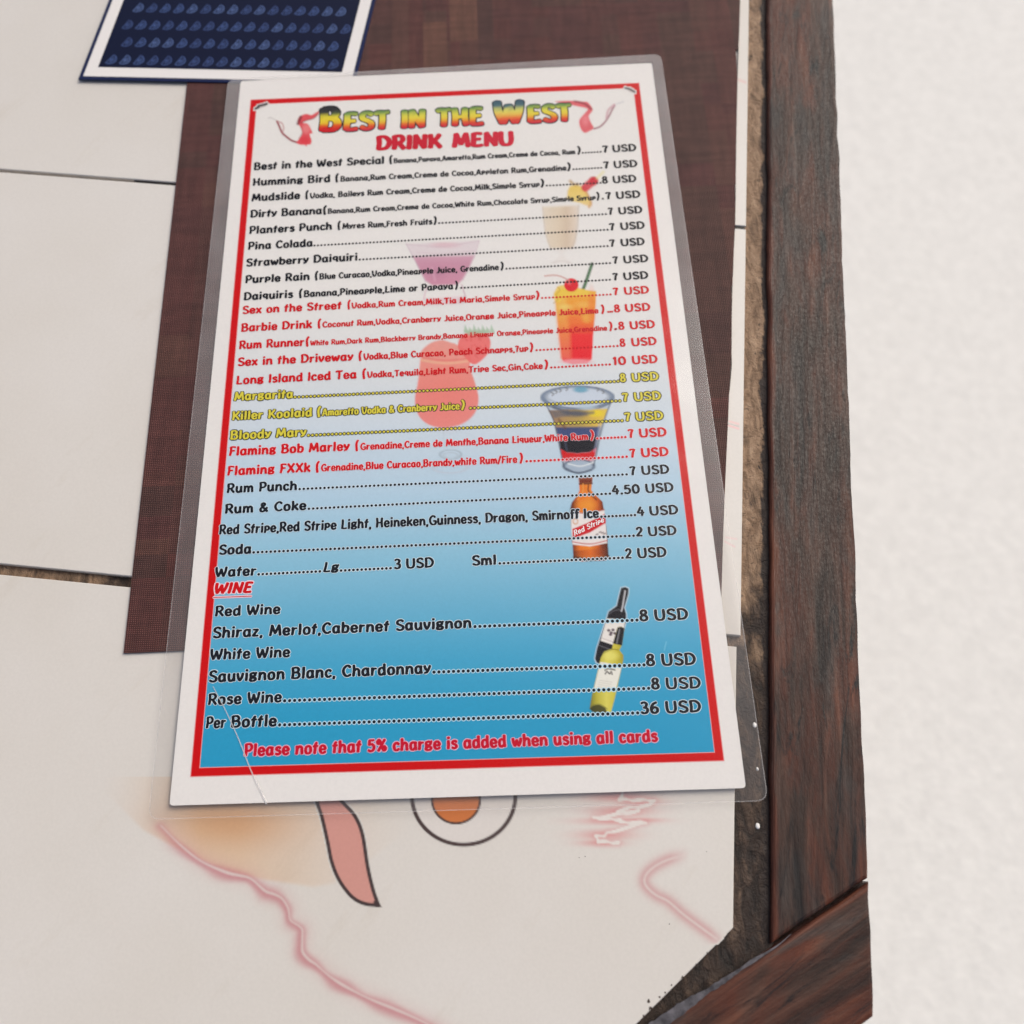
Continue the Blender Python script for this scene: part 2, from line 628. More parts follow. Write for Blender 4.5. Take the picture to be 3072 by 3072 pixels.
# grey filler smeared along the slanting joint
mb = MB()
fl = np.array([(2372, 2802), (2330, 2838), (2262, 2880), (2200, 2922), (2140, 2962), (2080, 3000), (2020, 3042), (1950, 3092)])
fw = np.array([0.8, 2, 4, 5, 8, 12, 15, 17]) * 0.9
w3 = sv(fl, Z_BOARD)[:, :2]
V, F = ribbon(smooth(w3, n=6), np.interp(np.linspace(0, 1, 43), np.linspace(0, 1, 8), fw) * MM / 7.6 * (1 + 0.3 * np.interp(np.arange(43), np.arange(0, 45, 3), RNG.standard_normal(15)) + 0.1 * RNG.standard_normal(43)), 4)
V3 = np.column_stack([V, np.full(len(V), Z_BOARD + 0.25 * MM)])
mb.add(V3, F, (0.5, 0.5, 0.5))
mb.build('joint_filler', M_CAULK, table)
# white paint drops on the ledge
for (x, y, r) in ((2264, 2175, 6.5), (2272, 2307, 4.5), (2273, 2478, 7)):
    p = survey(x, y, 0.0)
    bm = bmesh.new()
    bmesh.ops.create_uvsphere(bm, u_segments=12, v_segments=6, radius=1.0)
    for v in bm.verts:
        v.co = Vector((v.co.x * r * 0.9 * MM / 7.5, v.co.y * r * 1.2 * MM / 7.5, v.co.z * 0.5 * MM)) + Vector(p)
    me = bpy.data.meshes.new('paint_drop')
    bm.to_mesh(me)
    bm.free()
    link_mesh('paint_drop', me, M_SPECK, table)


# ------------------------------------------------------------------ painter: artwork as a fine mesh of pigment
class Canvas:
    """soft-edged artwork laid out on a level surface; keeps only the cells that carry paint"""
    def __init__(self, x0, y0, x1, y1, cell, ground):
        nx, ny = int((x1 - x0) / cell) + 1, int((y1 - y0) / cell) + 1
        self.X, self.Y = np.meshgrid(np.linspace(x0, x1, nx), np.linspace(y0, y1, ny))
        self.rgb = ground(self.X, self.Y)
        self.A = np.zeros_like(self.X)
        self.cell = cell
        self.gain = 0.9 if ground.__name__ == 'bgf' else 1.0

    def blend(self, mask, col, alpha=1.0):
        a = np.clip(mask * alpha, 0, 1)
        c = (col if isinstance(col, np.ndarray) and col.ndim == 3 else ink(np.asarray(col, float))) * self.gain
        self.rgb = self.rgb * (1 - a[..., None]) + c * a[..., None]
        self.A = np.maximum(self.A, a)

    def seg_dist(self, P, closed):
        P = np.asarray(P, float)
        D = np.full(self.X.shape, 1e9)
        n = len(P)
        for i in range(n if closed else n - 1):
            a, b = P[i], P[(i + 1) % n]
            d = b - a
            L = max(d @ d, 1e-9)
            t = np.clip(((self.X - a[0]) * d[0] + (self.Y - a[1]) * d[1]) / L, 0, 1)
            D = np.minimum(D, np.hypot(self.X - a[0] - t * d[0], self.Y - a[1] - t * d[1]))
        return D

    def pmask(self, P, soft):
        P = np.asarray(P, float)
        ins = np.zeros(self.X.shape, bool)
        n = len(P)
        for i in range(n):
            (xa, ya), (xb, yb) = P[i], P[(i + 1) % n]
            if ya == yb: continue
            c = (ya > self.Y) != (yb > self.Y)
            ins ^= c & (self.X < (xb - xa) * (self.Y - ya) / (yb - ya) + xa)
        D = self.seg_dist(P, True)
        return np.clip(0.5 + np.where(ins, D, -D) / soft, 0, 1)

    def poly(self, P, col, alpha=1.0, soft=3.0, curve=False):
        if curve: P = smooth(P, True, 5)
        m = self.pmask(P, soft)
        self.blend(m, col, alpha)
        return m

    def line(self, P, w, col, alpha=1.0, soft=3.0, curve=True, closed=False):
        if curve: P = smooth(P, closed, 5)
        self.blend(np.clip(0.5 + (w / 2 - self.seg_dist(P, closed)) / soft, 0, 1), col, alpha)

    def ell(self, cx, cy, rx, ry, col, alpha=1.0, soft=3.0):
        r = np.hypot((self.X - cx) / rx, (self.Y - cy) / ry)
        self.blend(np.clip(0.5 + (1 - r) * min(rx, ry) / soft, 0, 1), col, alpha)

    def ring(self, cx, cy, rx, ry, w, col, alpha=1.0, soft=3.0):
        r = np.hypot((self.X - cx) / rx, (self.Y - cy) / ry)
        self.blend(np.clip(0.5 + (w / 2 - np.abs(r - 1) * min(rx, ry)) / soft, 0, 1), col, alpha)

    def grad(self, *stops, axis='y'):
        """colour field from stops (position, rgb) along x or y"""
        q = self.Y if axis == 'y' else self.X
        p = [s[0] for s in stops]
        c = np.array([ink(s[1]) for s in stops])
        return np.stack([np.interp(q, p, c[:, k]) for k in range(3)], -1)

    def build(self, name, mat, parent, z):
        keep = self.A > 0.015
        cell = keep[:-1, :-1] | keep[1:, :-1] | keep[:-1, 1:] | keep[1:, 1:]
        ny, nx = self.X.shape
        ids = np.arange(nx * ny).reshape(ny, nx)
        q = np.stack([ids[:-1, :-1][cell], ids[1:, :-1][cell], ids[1:, 1:][cell], ids[:-1, 1:][cell]], 1)
        used, inv = np.unique(q.ravel(), return_inverse=True)
        V = survey(self.X.ravel()[used], self.Y.ravel()[used], z)
        mb = MB()
        mb.add(V, inv.reshape(-1, 4).tolist(), self.rgb.reshape(-1, 3)[used])
        return mb.build(name, mat, parent)


# ------------------------------------------------------------------ white painted panels lying on the ledge
def panel_ground(X, Y):
    return np.tile(ink((195, 191, 185)), (*np.shape(X), 1))


PG = 'white painted panels laid into the table top'
pr = survey(2222.0, 1907.0, Z_PANEL)[:2]
prt = survey(2247.0, 0.0, Z_PANEL)[:2]
pdir = (prt - pr) / np.linalg.norm(prt - pr)
pxd = np.array([pdir[1], -pdir[0]])
jm = survey(2230.0, 682.0, Z_PANEL)[:2]
PWID = 0.62
PEND = 0.61 - float((pr - gB) @ ey)              # stops short of the far frame board
hm = float((jm - pr) @ pdir)
pB = empty('painted_panel', (pr[0], pr[1], 0), 'white painted strip panel beside the frame board, long one below the dark joint', 'panel', PG)
o = poly_prism('board', [pr, pr + pdir * (hm - 0.9 * MM), pr + pdir * (hm - 0.9 * MM) - pxd * PWID, pr - pxd * PWID], 0.05 * MM, Z_PANEL, M_PANEL, pB, 0.3 * MM, 1)
bB = o
pA = empty('painted_panel', (jm[0], jm[1], 0), 'white painted strip panel at the far end of the ledge, above the dark joint', 'panel', PG)
bA = poly_prism('board', [pr + pdir * (hm + 0.9 * MM), pr + pdir * PEND, pr + pdir * PEND - pxd * PWID, pr + pdir * (hm + 0.9 * MM) - pxd * PWID], 0.05 * MM, Z_PANEL, M_PANEL, pA, 0.3 * MM, 1)
mb = MB()
q = [jm + pxd * 0.4 * MM + pdir * 0.9 * MM, jm + pxd * 0.4 * MM - pdir * 0.9 * MM, jm - pxd * 0.3 - pdir * 0.9 * MM, jm - pxd * 0.3 + pdir * 0.9 * MM]
mb.add([(*a, Z_PANEL - 0.7 * MM) for a in q], [(0, 1, 2, 3)], (0.02, 0.02, 0.02))
mb.build('joint', M_BLACK, pB)

for (p_, q_, w_, cl) in (((2188, 1264), (2216, 1272), 5, (214, 168, 168)), ((2184, 1276), (2216, 1286), 5, (214, 160, 162)),
                         ((2178, 1612), (2210, 1617), 4, (206, 176, 174)), ((2174, 1624), (2204, 1640), 4, (206, 170, 170))):
    c = Canvas(p_[0] - 10, p_[1] - 10, q_[0] + 10, q_[1] + 10, 3, panel_ground)
    c.line([p_, q_], w_, cl, 0.85, 4)
    c.build('pink_mark', M_PAINT, bB, Z_PANEL + 0.008 * MM)
c = Canvas(2205, 225, 2255, 262, 4, panel_ground)
c.line([(2212, 238), (2236, 247)], 7, (200, 165, 160), 0.7, 6)
c.build('pink_mark', M_PAINT, bA, Z_PANEL + 0.008 * MM)

# near panel with the cut corner
n0 = survey(2210.0, 1940.0, Z_PANEL)[:2]
n1 = survey(2199.5, 2784.0, Z_PANEL)[:2]
n2_ = survey(1910.0, 3072.0, Z_PANEL)[:2]
ncd = (n2_ - n1) / np.linalg.norm(n2_ - n1)
n3 = n1 + ncd * 0.14
ntop = (pr - pxd * 0.0) - pdir * 3.6 * MM
n4 = n3 - pxd * 0.38
n5 = n0 - pxd * 0.62
pC = empty('painted_panel', (n1[0], n1[1], 0), 'white painted panel with a cut corner, pink bolts and a ringed orange spot, near end', 'panel', PG)
# slightly irregular hand-cut rim
bC = poly_prism('board', [n0, n1, n3, n4, n4 - pxd * 0.12 + pdir * 0.12, n5], 0.05 * MM, Z_PANEL, M_PANEL, pC, 0.35 * MM, 2)
ZP = Z_PANEL + 0.008 * MM


def z5(p): return [(1500 + x * .4658, 2300 + y * .4658) for x, y in p]
def z6(p): return [(660 + x * .4658, 2300 + y * .4658) for x, y in p]


# orange wash on the left
def wash(c):
    edge = c.pmask([(100, 2200), (1300, 2250), (1240, 2480), (1080, 2600), (1000, 2650), (940, 2660), (800, 2640), (757, 2632), (690, 2620), (560, 2560), (430, 2490), (340, 2400), (250, 2330)], 12)
    fade = np.clip(1 - (c.X - 720) / 520, 0, 1) ** 1.3 * np.clip((c.X - 300) / 300, 0, 1) ** 1.5
    core = np.exp(-(((c.X - 690) / 200) ** 2 + ((c.Y - 2470) / 75) ** 2))
    c.blend(edge * fade, (194, 170, 145), 0.95)
    c.blend(edge * core, (178, 130, 86), 0.7)


c = Canvas(230, 2330, 1260, 2680, 6, panel_ground)
wash(c)
c.build('orange_wash', M_PAINT, bC, ZP)

# long pink bolt on the left
core = z6([(-380, 380), (-260, 500), (-120, 610), (40, 680), (120, 700), (200, 722), (290, 800), (345, 820), (400, 850), (440, 915), (452, 985), (500, 1020), (530, 1050), (530, 1120), (532, 1190), (570, 1240), (620, 1275), (700, 1345), (790, 1405), (900, 1465), (1010, 1515), (1100, 1550), (1250, 1615), (1400, 1690), (1560, 1780)])
c = Canvas(330, 2360, 1420, 3160, 4, panel_ground)
wash(c)
c.A *= 0
cs = smooth(core, False, 4)
d = c.seg_dist(cs, False)
d2 = c.seg_dist(cs + np.array([-7.0, 6.0]), False)
wob = 1 + 0.28 * np.sin(c.X / 31.0 + 2 * np.sin(c.Y / 47.0)) + 0.12 * np.sin(c.Y / 13.0)
fo = np.clip((c.X - 340) / 240, 0, 1)
c.blend(np.exp(-(d / (15.0 * wob)) ** 2) * fo, (176, 112, 118), 0.62)
c.blend(np.exp(-(d2 / (15.0 * wob)) ** 2) * fo, (168, 98, 106), 0.55)
c.blend(np.exp(-(d / 34.0) ** 2) * fo, (186, 140, 140), 0.25)
c.blend(np.clip(0.5 + (3.4 * wob - d) / 5, 0, 1) * fo, (194, 182, 177), 0.85)
c.build('pink_bolt', M_PAINT, bC, ZP + 0.006 * MM)

# squiggle bolt on the right
c = Canvas(1640, 2340, 2080, 2560, 4, panel_ground)
core = z5([(800, 60), (790, 170), (770, 212), (990, 218), (965, 245), (830, 268), (760, 292), (890, 285), (800, 303), (605, 330), (770, 342), (780, 358), (940, 360), (830, 392), (690, 425), (670, 445), (620, 450), (635, 482), (760, 490)])
d = c.seg_dist(core, False)
dx = c.seg_dist([(x, 2300 + (y - 2300)) for x, y in core], False)
st = np.zeros_like(c.X)
for (cx, cy, rx, ry) in z5([]) or [(1500 + a * .4658, 2300 + b * .4658, e * .4658, f * .4658) for a, b, e, f in ((760, 195, 270, 45), (780, 285, 260, 45), (740, 350, 300, 30), (900, 345, 200, 22), (680, 440, 230, 45), (650, 490, 180, 30), (900, 225, 190, 40))]:
    st = np.maximum(st, np.exp(-(((c.X - cx) / rx) ** 2 + ((c.Y - cy) / ry) ** 2) * 1.6))
c.blend(st, (190, 134, 131), 0.85)
c.blend(np.exp(-(d / 13.0) ** 2), (186, 124, 124), 0.4)
c.blend(np.clip(0.5 + (5.0 + 2.2 * np.sin(c.X / 9.0 + c.Y / 5.0) - d) / 3.5, 0, 1), (200, 194, 188), 1.0)
c.build('pink_bolt', M_PAINT, bC, ZP)

# hooked bolt near the cut corner
c = Canvas(1860, 2530, 2200, 2850, 4, panel_ground)
core = smooth(z5([(1230, 562), (1160, 578), (1080, 600), (1000, 640), (945, 690), (930, 740), (955, 785), (1010, 830), (1085, 868), (1180, 950), (1300, 1040), (1400, 1112)]), False, 4)
d = c.seg_dist(core, False)
k = np.clip((2070 - c.X) / 60 + (c.Y > 2640) * 2, 0, 1)
inside = c.pmask([(1800, 2500), (2196, 2500), (2196, 2785), (2150, 2830), (1800, 2900)], 4)
c.blend(np.exp(-(d / 19.0) ** 2) * k * inside, (176, 116, 119), 0.7)
c.blend(np.clip(0.5 + (3.6 - d) / 5, 0, 1) * k * inside, (195, 185, 180), 0.85)
c.build('pink_bolt', M_PAINT, bC, ZP)

# ringed spot
c = Canvas(1215, 2225, 1570, 2560, 4, panel_ground)
c.ell(1392, 2388, 152, 144, (196, 191, 186), 1.0, 3)
c.ring(1391, 2388, 155, 146, 11.5, (60, 44, 42), 1.0, 3.5)
c.ell(1368, 2399, 71, 70, (182, 104, 52), 1.0, 3)
c.ring(1368, 2399, 72, 71, 7, (66, 44, 36), 1.0, 3)
c.build('ringed_spot', M_PAINT, bC, ZP + 0.01 * MM)

# curved pink tongue shape
outl = z6([(570, 20), (600, 130), (628, 240), (655, 320), (692, 480), (720, 615), (770, 735), (850, 838), (930, 882), (1020, 893), (985, 790), (950, 640), (918, 440), (870, 320), (790, 230), (700, 130), (640, 60)])
c = Canvas(900, 2290, 1160, 2740, 4, panel_ground)
left = smooth(outl[:10], False, 5)
right = smooth(outl[9:], False, 5)
pts = np.vstack([left, right])
c.poly(pts, (186, 134, 124), 1.0, 3)
c.line(left, 11, (58, 44, 43), 1.0, 3.5, curve=False)
c.line(right, 11, (58, 44, 43), 1.0, 3.5, curve=False)
c.poly(z6([(985, 870), (1000, 862), (1043, 902), (1000, 904)]), (58, 44, 43), 1.0, 3)
c.build('tongue_shape', M_PAINT, bC, ZP + 0.01 * MM)

# dirt crumbs along the cut edge
for (x, y, r) in [(957, 1510, 9), (970, 1558, 10), (1028, 1484, 6), (1105, 1408, 6), (1175, 1355, 7), (1335, 1200, 5), (925, 1605, 6), (1330, 548, 3), (548, 578, 4), (510, 585, 3), (1090, 1012, 4), (1262, 1275, 5), (1065, 1455, 5)]:
    mb = MB()
    p = survey(1500 + x * .4658, 2300 + y * .4658, ZP + 0.02 * MM)
    rr = r * .4658 * MM / 8.0
    a = np.linspace(0, 2 * math.pi, 9)[:-1]
    k = rr * (1 + 0.3 * RNG.standard_normal(8))
    mb.add(np.column_stack([p[0] + k * np.cos(a), p[1] + k * np.sin(a), np.full(8, p[2])]), [tuple(range(8))], (.05, .04, .03))
    mb.build('dirt_speck', M_DIRT, bC)

# ------------------------------------------------------------------ woven placemat
pm = [(2222, -60), (2219, 60), (2216, 140), (2213, 223), (2209, 420), (2206, 666), (2199, 800), (2195, 960), (2194, 1023), (2196, 1110), (2193, 1135), (2188, 1160), (2185, 1247), (2177, 1420), (2170, 1592), (2164, 1795), (2160, 1880)]
edge_w = sv(pm, Z_MAT)[:, :2]
MX0 = survey(455.0, 1200.0, Z_MAT)[0]
MY0 = edge_w[-1][1]
MY1 = 0.34
cw = [MX0]
while cw[-1] < 0.2: cw.append(cw[-1] + random.choice((9, 12, 14, 18)) * MM)
rows = [MY0]
while rows[-1] < MY1: rows.append(rows[-1] + random.choice((7, 10, 14, 22)) * MM)
tones = [(84, 57, 55), (82, 59, 56), (88, 61, 57), (80, 61, 56), (88, 65, 59), (82, 56, 55), (76, 57, 54), (87, 58, 55)]
mb = MB()


def edge_x(y):
    ys = edge_w[:, 1][::-1]
    xs = edge_w[:, 0][::-1]
    return float(np.interp(y, ys, xs))


khaki = (100, 76, 65)
kx = [survey(1270.0, 100.0, Z_MAT)[0], survey(1340.0, 100.0, Z_MAT)[0], survey(1350.0, 100.0, Z_MAT)[0], survey(1434.0, 100.0, Z_MAT)[0]]
ky = [survey(1300.0, 66.0, Z_MAT)[1], survey(1300.0, 125.0, Z_MAT)[1]]
cw = sorted(set(cw + kx))
rows = sorted(set(rows + ky))
coltone = {}
for i in range(len(cw) - 1):
    coltone[i] = random.choice(tones)
for i in range(len(cw) - 1):
    for j in range(len(rows) - 1):
        x0, x1, y0, y1 = cw[i], cw[i + 1], rows[j], rows[j + 1]
        cxm, cym = (x0 + x1) / 2, (y0 + y1) / 2
        if x0 > min(edge_x(y0), edge_x(y1)): continue
        t = coltone[i] if random.random() < 0.55 else random.choice(tones)
        if kx[0] < cxm < kx[1] and cym < ky[0] and cym > ky[0] - 0.06: t = khaki
        if kx[2] < cxm < kx[3] and cym > ky[1]: t = khaki
        X1 = [min(x1, edge_x(y0)), min(x1, edge_x(y1))]
        mb.add([(x0, y0, Z_MAT), (X1[0], y0, Z_MAT), (X1[1], y1, Z_MAT), (x0, y1, Z_MAT)], [(0, 1, 2, 3)], lin(t) * np.array([1.06, 0.84, 0.80]))
# thin rim so the mat has thickness
yy = np.linspace(MY0, rows[-1], 60)
ring_ = [(edge_x(y), y) for y in yy] + [(MX0, y) for y in yy[::-1]]
nr = len(ring_)
mb.add([(x, y, Z_MAT) for x, y in ring_] + [(x, y, Z_PANEL + 0.02 * MM) for x, y in ring_],
       [(i, nr + i, nr + (i + 1) % nr, (i + 1) % nr) for i in range(nr)], lin((60, 38, 36)))
mo = mb.build('placemat', M_MAT)
tag(mo, 'brown and maroon woven placemat lying under the drink menu', 'placemat')

# ------------------------------------------------------------------ navy card with citrus slices
zc = Z_CARD
card = empty('printed_card', tuple(survey(900.0, 100.0, zc)), 'navy card patterned with pale citrus slices, white framed, partly under the drink menu', 'card')
in_r0, in_r1 = np.array((1081.5, 0.)), np.array((1026., 217.))
cu = survey(*in_r1, zc)[:2]
cv = survey(*in_r0, zc)[:2]
cy_ = (cv - cu) / np.linalg.norm(cv - cu)
cx_ = np.array([cy_[1], -cy_[0]])
bl = survey(673., 209.6, zc)[:2]
cbx = (cu - bl) / np.linalg.norm(cu - bl)


def cpt(u, w): return cu + cbx * u + cy_ * w


CL, CT = -0.128, 0.19


def card_rect(e):
    return [cpt(e, -e * 1.05), cpt(e, CT), cpt(CL - e, CT), cpt(CL - e, -e * 1.05)]


def flat_poly(name, pts, z, col, mat, parent, zb=None):
    mb = MB()
    mb.add([(*p[:2], z) for p in pts], [tuple(range(len(pts)))], ink(col))
    if zb is not None:
        n = len(pts)
        mb.add([(*p[:2], z) for p in pts] + [(*p[:2], zb) for p in pts], [(i, n + i, n + (i + 1) % n, (i + 1) % n) for i in range(n)], ink(col))
    return mb.build(name, mat, parent)


flat_poly('backing', card_rect(8.0 * MM), zc, (26, 34, 66), M_CARD, card, Z_MAT + 0.03 * MM)
flat_poly('white_frame', card_rect(6.0 * MM), zc + 0.05 * MM, (206, 203, 200), M_CARD, card)
flat_poly('navy_field', card_rect(0.0), zc + 0.1 * MM, (12, 18, 42), M_CARD, card)
mb = MB()
cols_ = [(62, 80, 124), (74, 92, 134), (56, 72, 114)]
pw, ph = 7.3 * MM, 12.4 * MM
zi = 0
for r in range(20):
    for q in range(20):
        bx = -5.2 * MM - q * pw - (r % 2) * 0.45 * pw + 0.8 * MM * (r % 3)
        by = 5.0 * MM + r * ph
        if bx < CL + 4 * MM or by > CT - 5 * MM: continue
        col = ink(random.choice(cols_))
        ctr = cpt(bx, by)
        a0 = math.radians(58 + random.uniform(-4, 4))
        ca, sa = math.cos(a0), math.sin(a0)
        rot = lambda P: np.column_stack([ctr[0] + P[:, 0] * ca - P[:, 1] * sa, ctr[1] + P[:, 0] * sa + P[:, 1] * ca])
        R0 = 3.3 * MM
        t = np.linspace(math.pi, 2 * math.pi, 15)
        arc = np.column_stack([R0 * np.cos(t), R0 * 1.15 * np.sin(t)]) + (0, R0 * 0.5)
        fillc = col * 0.22 + ink((12, 18, 42)) * 0.78
        A2 = rot(arc * 0.92)
        mb.add([(*p, zc + 0.12 * MM) for p in A2], [tuple(range(15))], fillc)
        lines = [np.vstack([arc, arc[:1]])]
        for k in (3, 5, 7, 9, 11):
            lines.append(np.array([(0, R0 * 0.35), tuple(arc[k] * 0.86)]))
        for li, L in enumerate(lines):
            V, F = ribbon(rot(L), (0.22 if li == 0 else 0.15) * MM, 0)
            mb.add(np.column_stack([V, np.full(len(V), zc + (0.15 + 0.005 * li) * MM)]), F, col)
mb.build('citrus_pattern', M_CARD, card)

# ------------------------------------------------------------------ the drink menu
menu = empty('drink_menu', tuple(survey(1400., 1300., Z_MENU)), 'laminated drink menu with red border, white fading to blue, lying across the table', 'menu')
ZT = Z_MENU


def bgf(X, Y):
    """printed ground: white above, fading down to sea blue (depth measured down the sheet)"""
    X = np.asarray(X, float)
    Y = np.asarray(Y, float)
    s = Y + 0.030 * (X - 1400)
    p = [0, 880, 1080, 1280, 1480, 1640, 1800, 1960, 2120, 2260, 3000]
    cc = [(207, 204, 200), (206, 204, 201), (196, 199, 200), (183, 194, 203), (160, 186, 203), (130, 175, 196), (100, 162, 189), (66, 150, 184), (44, 141, 178), (38, 139, 177), (38, 139, 177)]
    L = np.array([ink(k) for k in cc])
    return np.stack([np.interp(s, p, L[:, k]) for k in range(3)], -1)


def rounded(pts, r, n=6):
    out = []
    P = [np.asarray(p, float) for p in pts]
    for i in range(len(P)):
        a, b, c_ = P[i - 1], P[i], P[(i + 1) % len(P)]
        u = (a - b) / np.linalg.norm(a - b)
        v = (c_ - b) / np.linalg.norm(c_ - b)
        for k in range(n + 1):
            t = k / n
            p0, p2 = b + u * r, b + v * r
            out.append((1 - t) ** 2 * p0 + 2 * t * (1 - t) * b + t * t * p2)
    return out


paper_px = [(721.7, 243), (1956, 188.6), (2238, 2364), (508, 2417)]
rim_px = [(685.6, 240), (1982, 164), (2303, 2402), (446, 2458)]
paper_w = [p[:2] for p in sv(paper_px)]
film_w = [p[:2] for p in sv(rim_px, ZT)]
flat_poly('paper_sheet', rounded(paper_w, 1.5 * MM, 3), ZT, (208, 205, 202), M_INK, menu, ZT - 0.2 * MM)

# printed ground inside the border
red_px = [(753.2, 300.2), (1916.2, 249.6), (2170.8, 2281), (573, 2329)]
red_w = np.array([p[:2] for p in sv(red_px)])


def inset(poly, d):
    P = [np.asarray(p, float) for p in poly]
    out = []
    ctr = np.mean(P, 0)
    n = len(P)
    for i in range(n):
        a, b, c_ = P[i - 1], P[i], P[(i + 1) % n]
        def off(p, q):
            t = (q - p) / np.linalg.norm(q - p)
            nn = np.array([-t[1], t[0]])
            if nn @ (ctr - p) < 0: nn = -nn
            return p + nn * d, t
        p1, t1 = off(a, b)
        p2, t2 = off(b, c_)
        out.append(hit(p1, t1, p2, t2))
    return np.array(out)


red_in = inset(red_w, 2.9 * MM)


def quad_grid(name, Q, n, m, z, mat, parent):
    s = np.linspace(0, 1, n)[None, :, None]
    t = np.linspace(0, 1, m)[:, None, None]
    a, b, c_, d_ = [np.asarray(q)[None, None, :] for q in Q]
    P = (a * (1 - s) + b * s) * (1 - t) + (d_ * (1 - s) + c_ * s) * t
    V = np.column_stack([P.reshape(-1, 2), np.full(n * m, z)])
    # photo point of each vertex, for the printed gradient
    q = (V - CN) @ RN
    X = CPX + FPX * q[:, 0] / -q[:, 2]
    Y = CPX - FPX * q[:, 1] / -q[:, 2]
    ids = np.arange(n * m).reshape(m, n)
    F = np.stack([ids[:-1, :-1].ravel(), ids[1:, :-1].ravel(), ids[1:, 1:].ravel(), ids[:-1, 1:].ravel()], 1)
    mb = MB()
    mb.add(V, F.tolist(), bgf(X, Y))
    return mb.build(name, mat, parent)


quad_grid('printed_ground', inset(red_w, 2.6 * MM), 24, 60, ZT + 0.02 * MM, M_INK, menu)
mb = MB()
ro, ri = red_w, red_in
mb.add([(*p, ZT + 0.04 * MM) for p in ro] + [(*p, ZT + 0.04 * MM) for p in ri], [(i, (i + 1) % 4, 4 + (i + 1) % 4, 4 + i) for i in range(4)], ink((184, 2, 10)))
pk_o, pk_i = inset(red_w, -0.35 * MM), inset(red_w, 3.2 * MM)
mb.add([(*p, ZT + 0.03 * MM) for p in pk_o] + [(*p, ZT + 0.03 * MM) for p in pk_i], [(i, (i + 1) % 4, 4 + (i + 1) % 4, 4 + i) for i in range(4)], ink((206, 140, 140)))
mb.build('red_border', M_INK, menu)

# --- laminate: clear film over everything, milky double film round the paper
fr = rounded(film_w, 4.5 * MM, 8)
mb = MB()
hole = rounded(paper_w, 1.5 * MM, 8)
nf = len(fr)
milk = []
for p in fr:
    y = (p[1] + 0.18) / 0.36
    milk.append(np.array([1, 1, 1]) * (0.045 + 0.23 * np.clip(y, 0, 1)))
Vm = [(*p, ZT + 0.30 * MM) for p in fr] + [(*p, ZT + 0.30 * MM) for p in hole]
mb.add(Vm, [(i, (i + 1) % nf, nf + (i + 1) % nf, nf + i) for i in range(nf)], np.array(milk + milk))
# bright cut rim of the pouch
rim_o = [np.asarray(p) for p in fr]
Vr, Fr = ribbon(np.array(rim_o), 0.16 * MM, 0, closed=True)
mb.add(np.column_stack([Vr, np.full(len(Vr), ZT + 0.32 * MM)]), Fr, (0.30, 0.30, 0.30))
mb.build('laminate_margin', M_MARGIN, menu)
mb = MB()
mb.add([(*p, ZT + 0.34 * MM) for p in hole], [tuple(range(nf))], (1, 1, 1))
mb.build('laminate_film', M_FILM, menu)
# crease in the film, lower left corner; its sky glint is painted whitish
cr = np.array([(640, 2060), (672, 2120), (700, 2180), (722, 2230), (745, 2290), (766, 2340), (786, 2380), (800, 2412)])
w = smooth(sv(cr)[:, :2], False, 4)
V, F = ribbon(w, np.linspace(0.16, 0.3, len(w)) * MM, 2)
mb = MB()
mb.add(np.column_stack([V, np.full(len(V), ZT + 0.40 * MM)]), F, (0.55, 0.55, 0.56))
mb.build('crease_glint', M_MARGIN, menu)

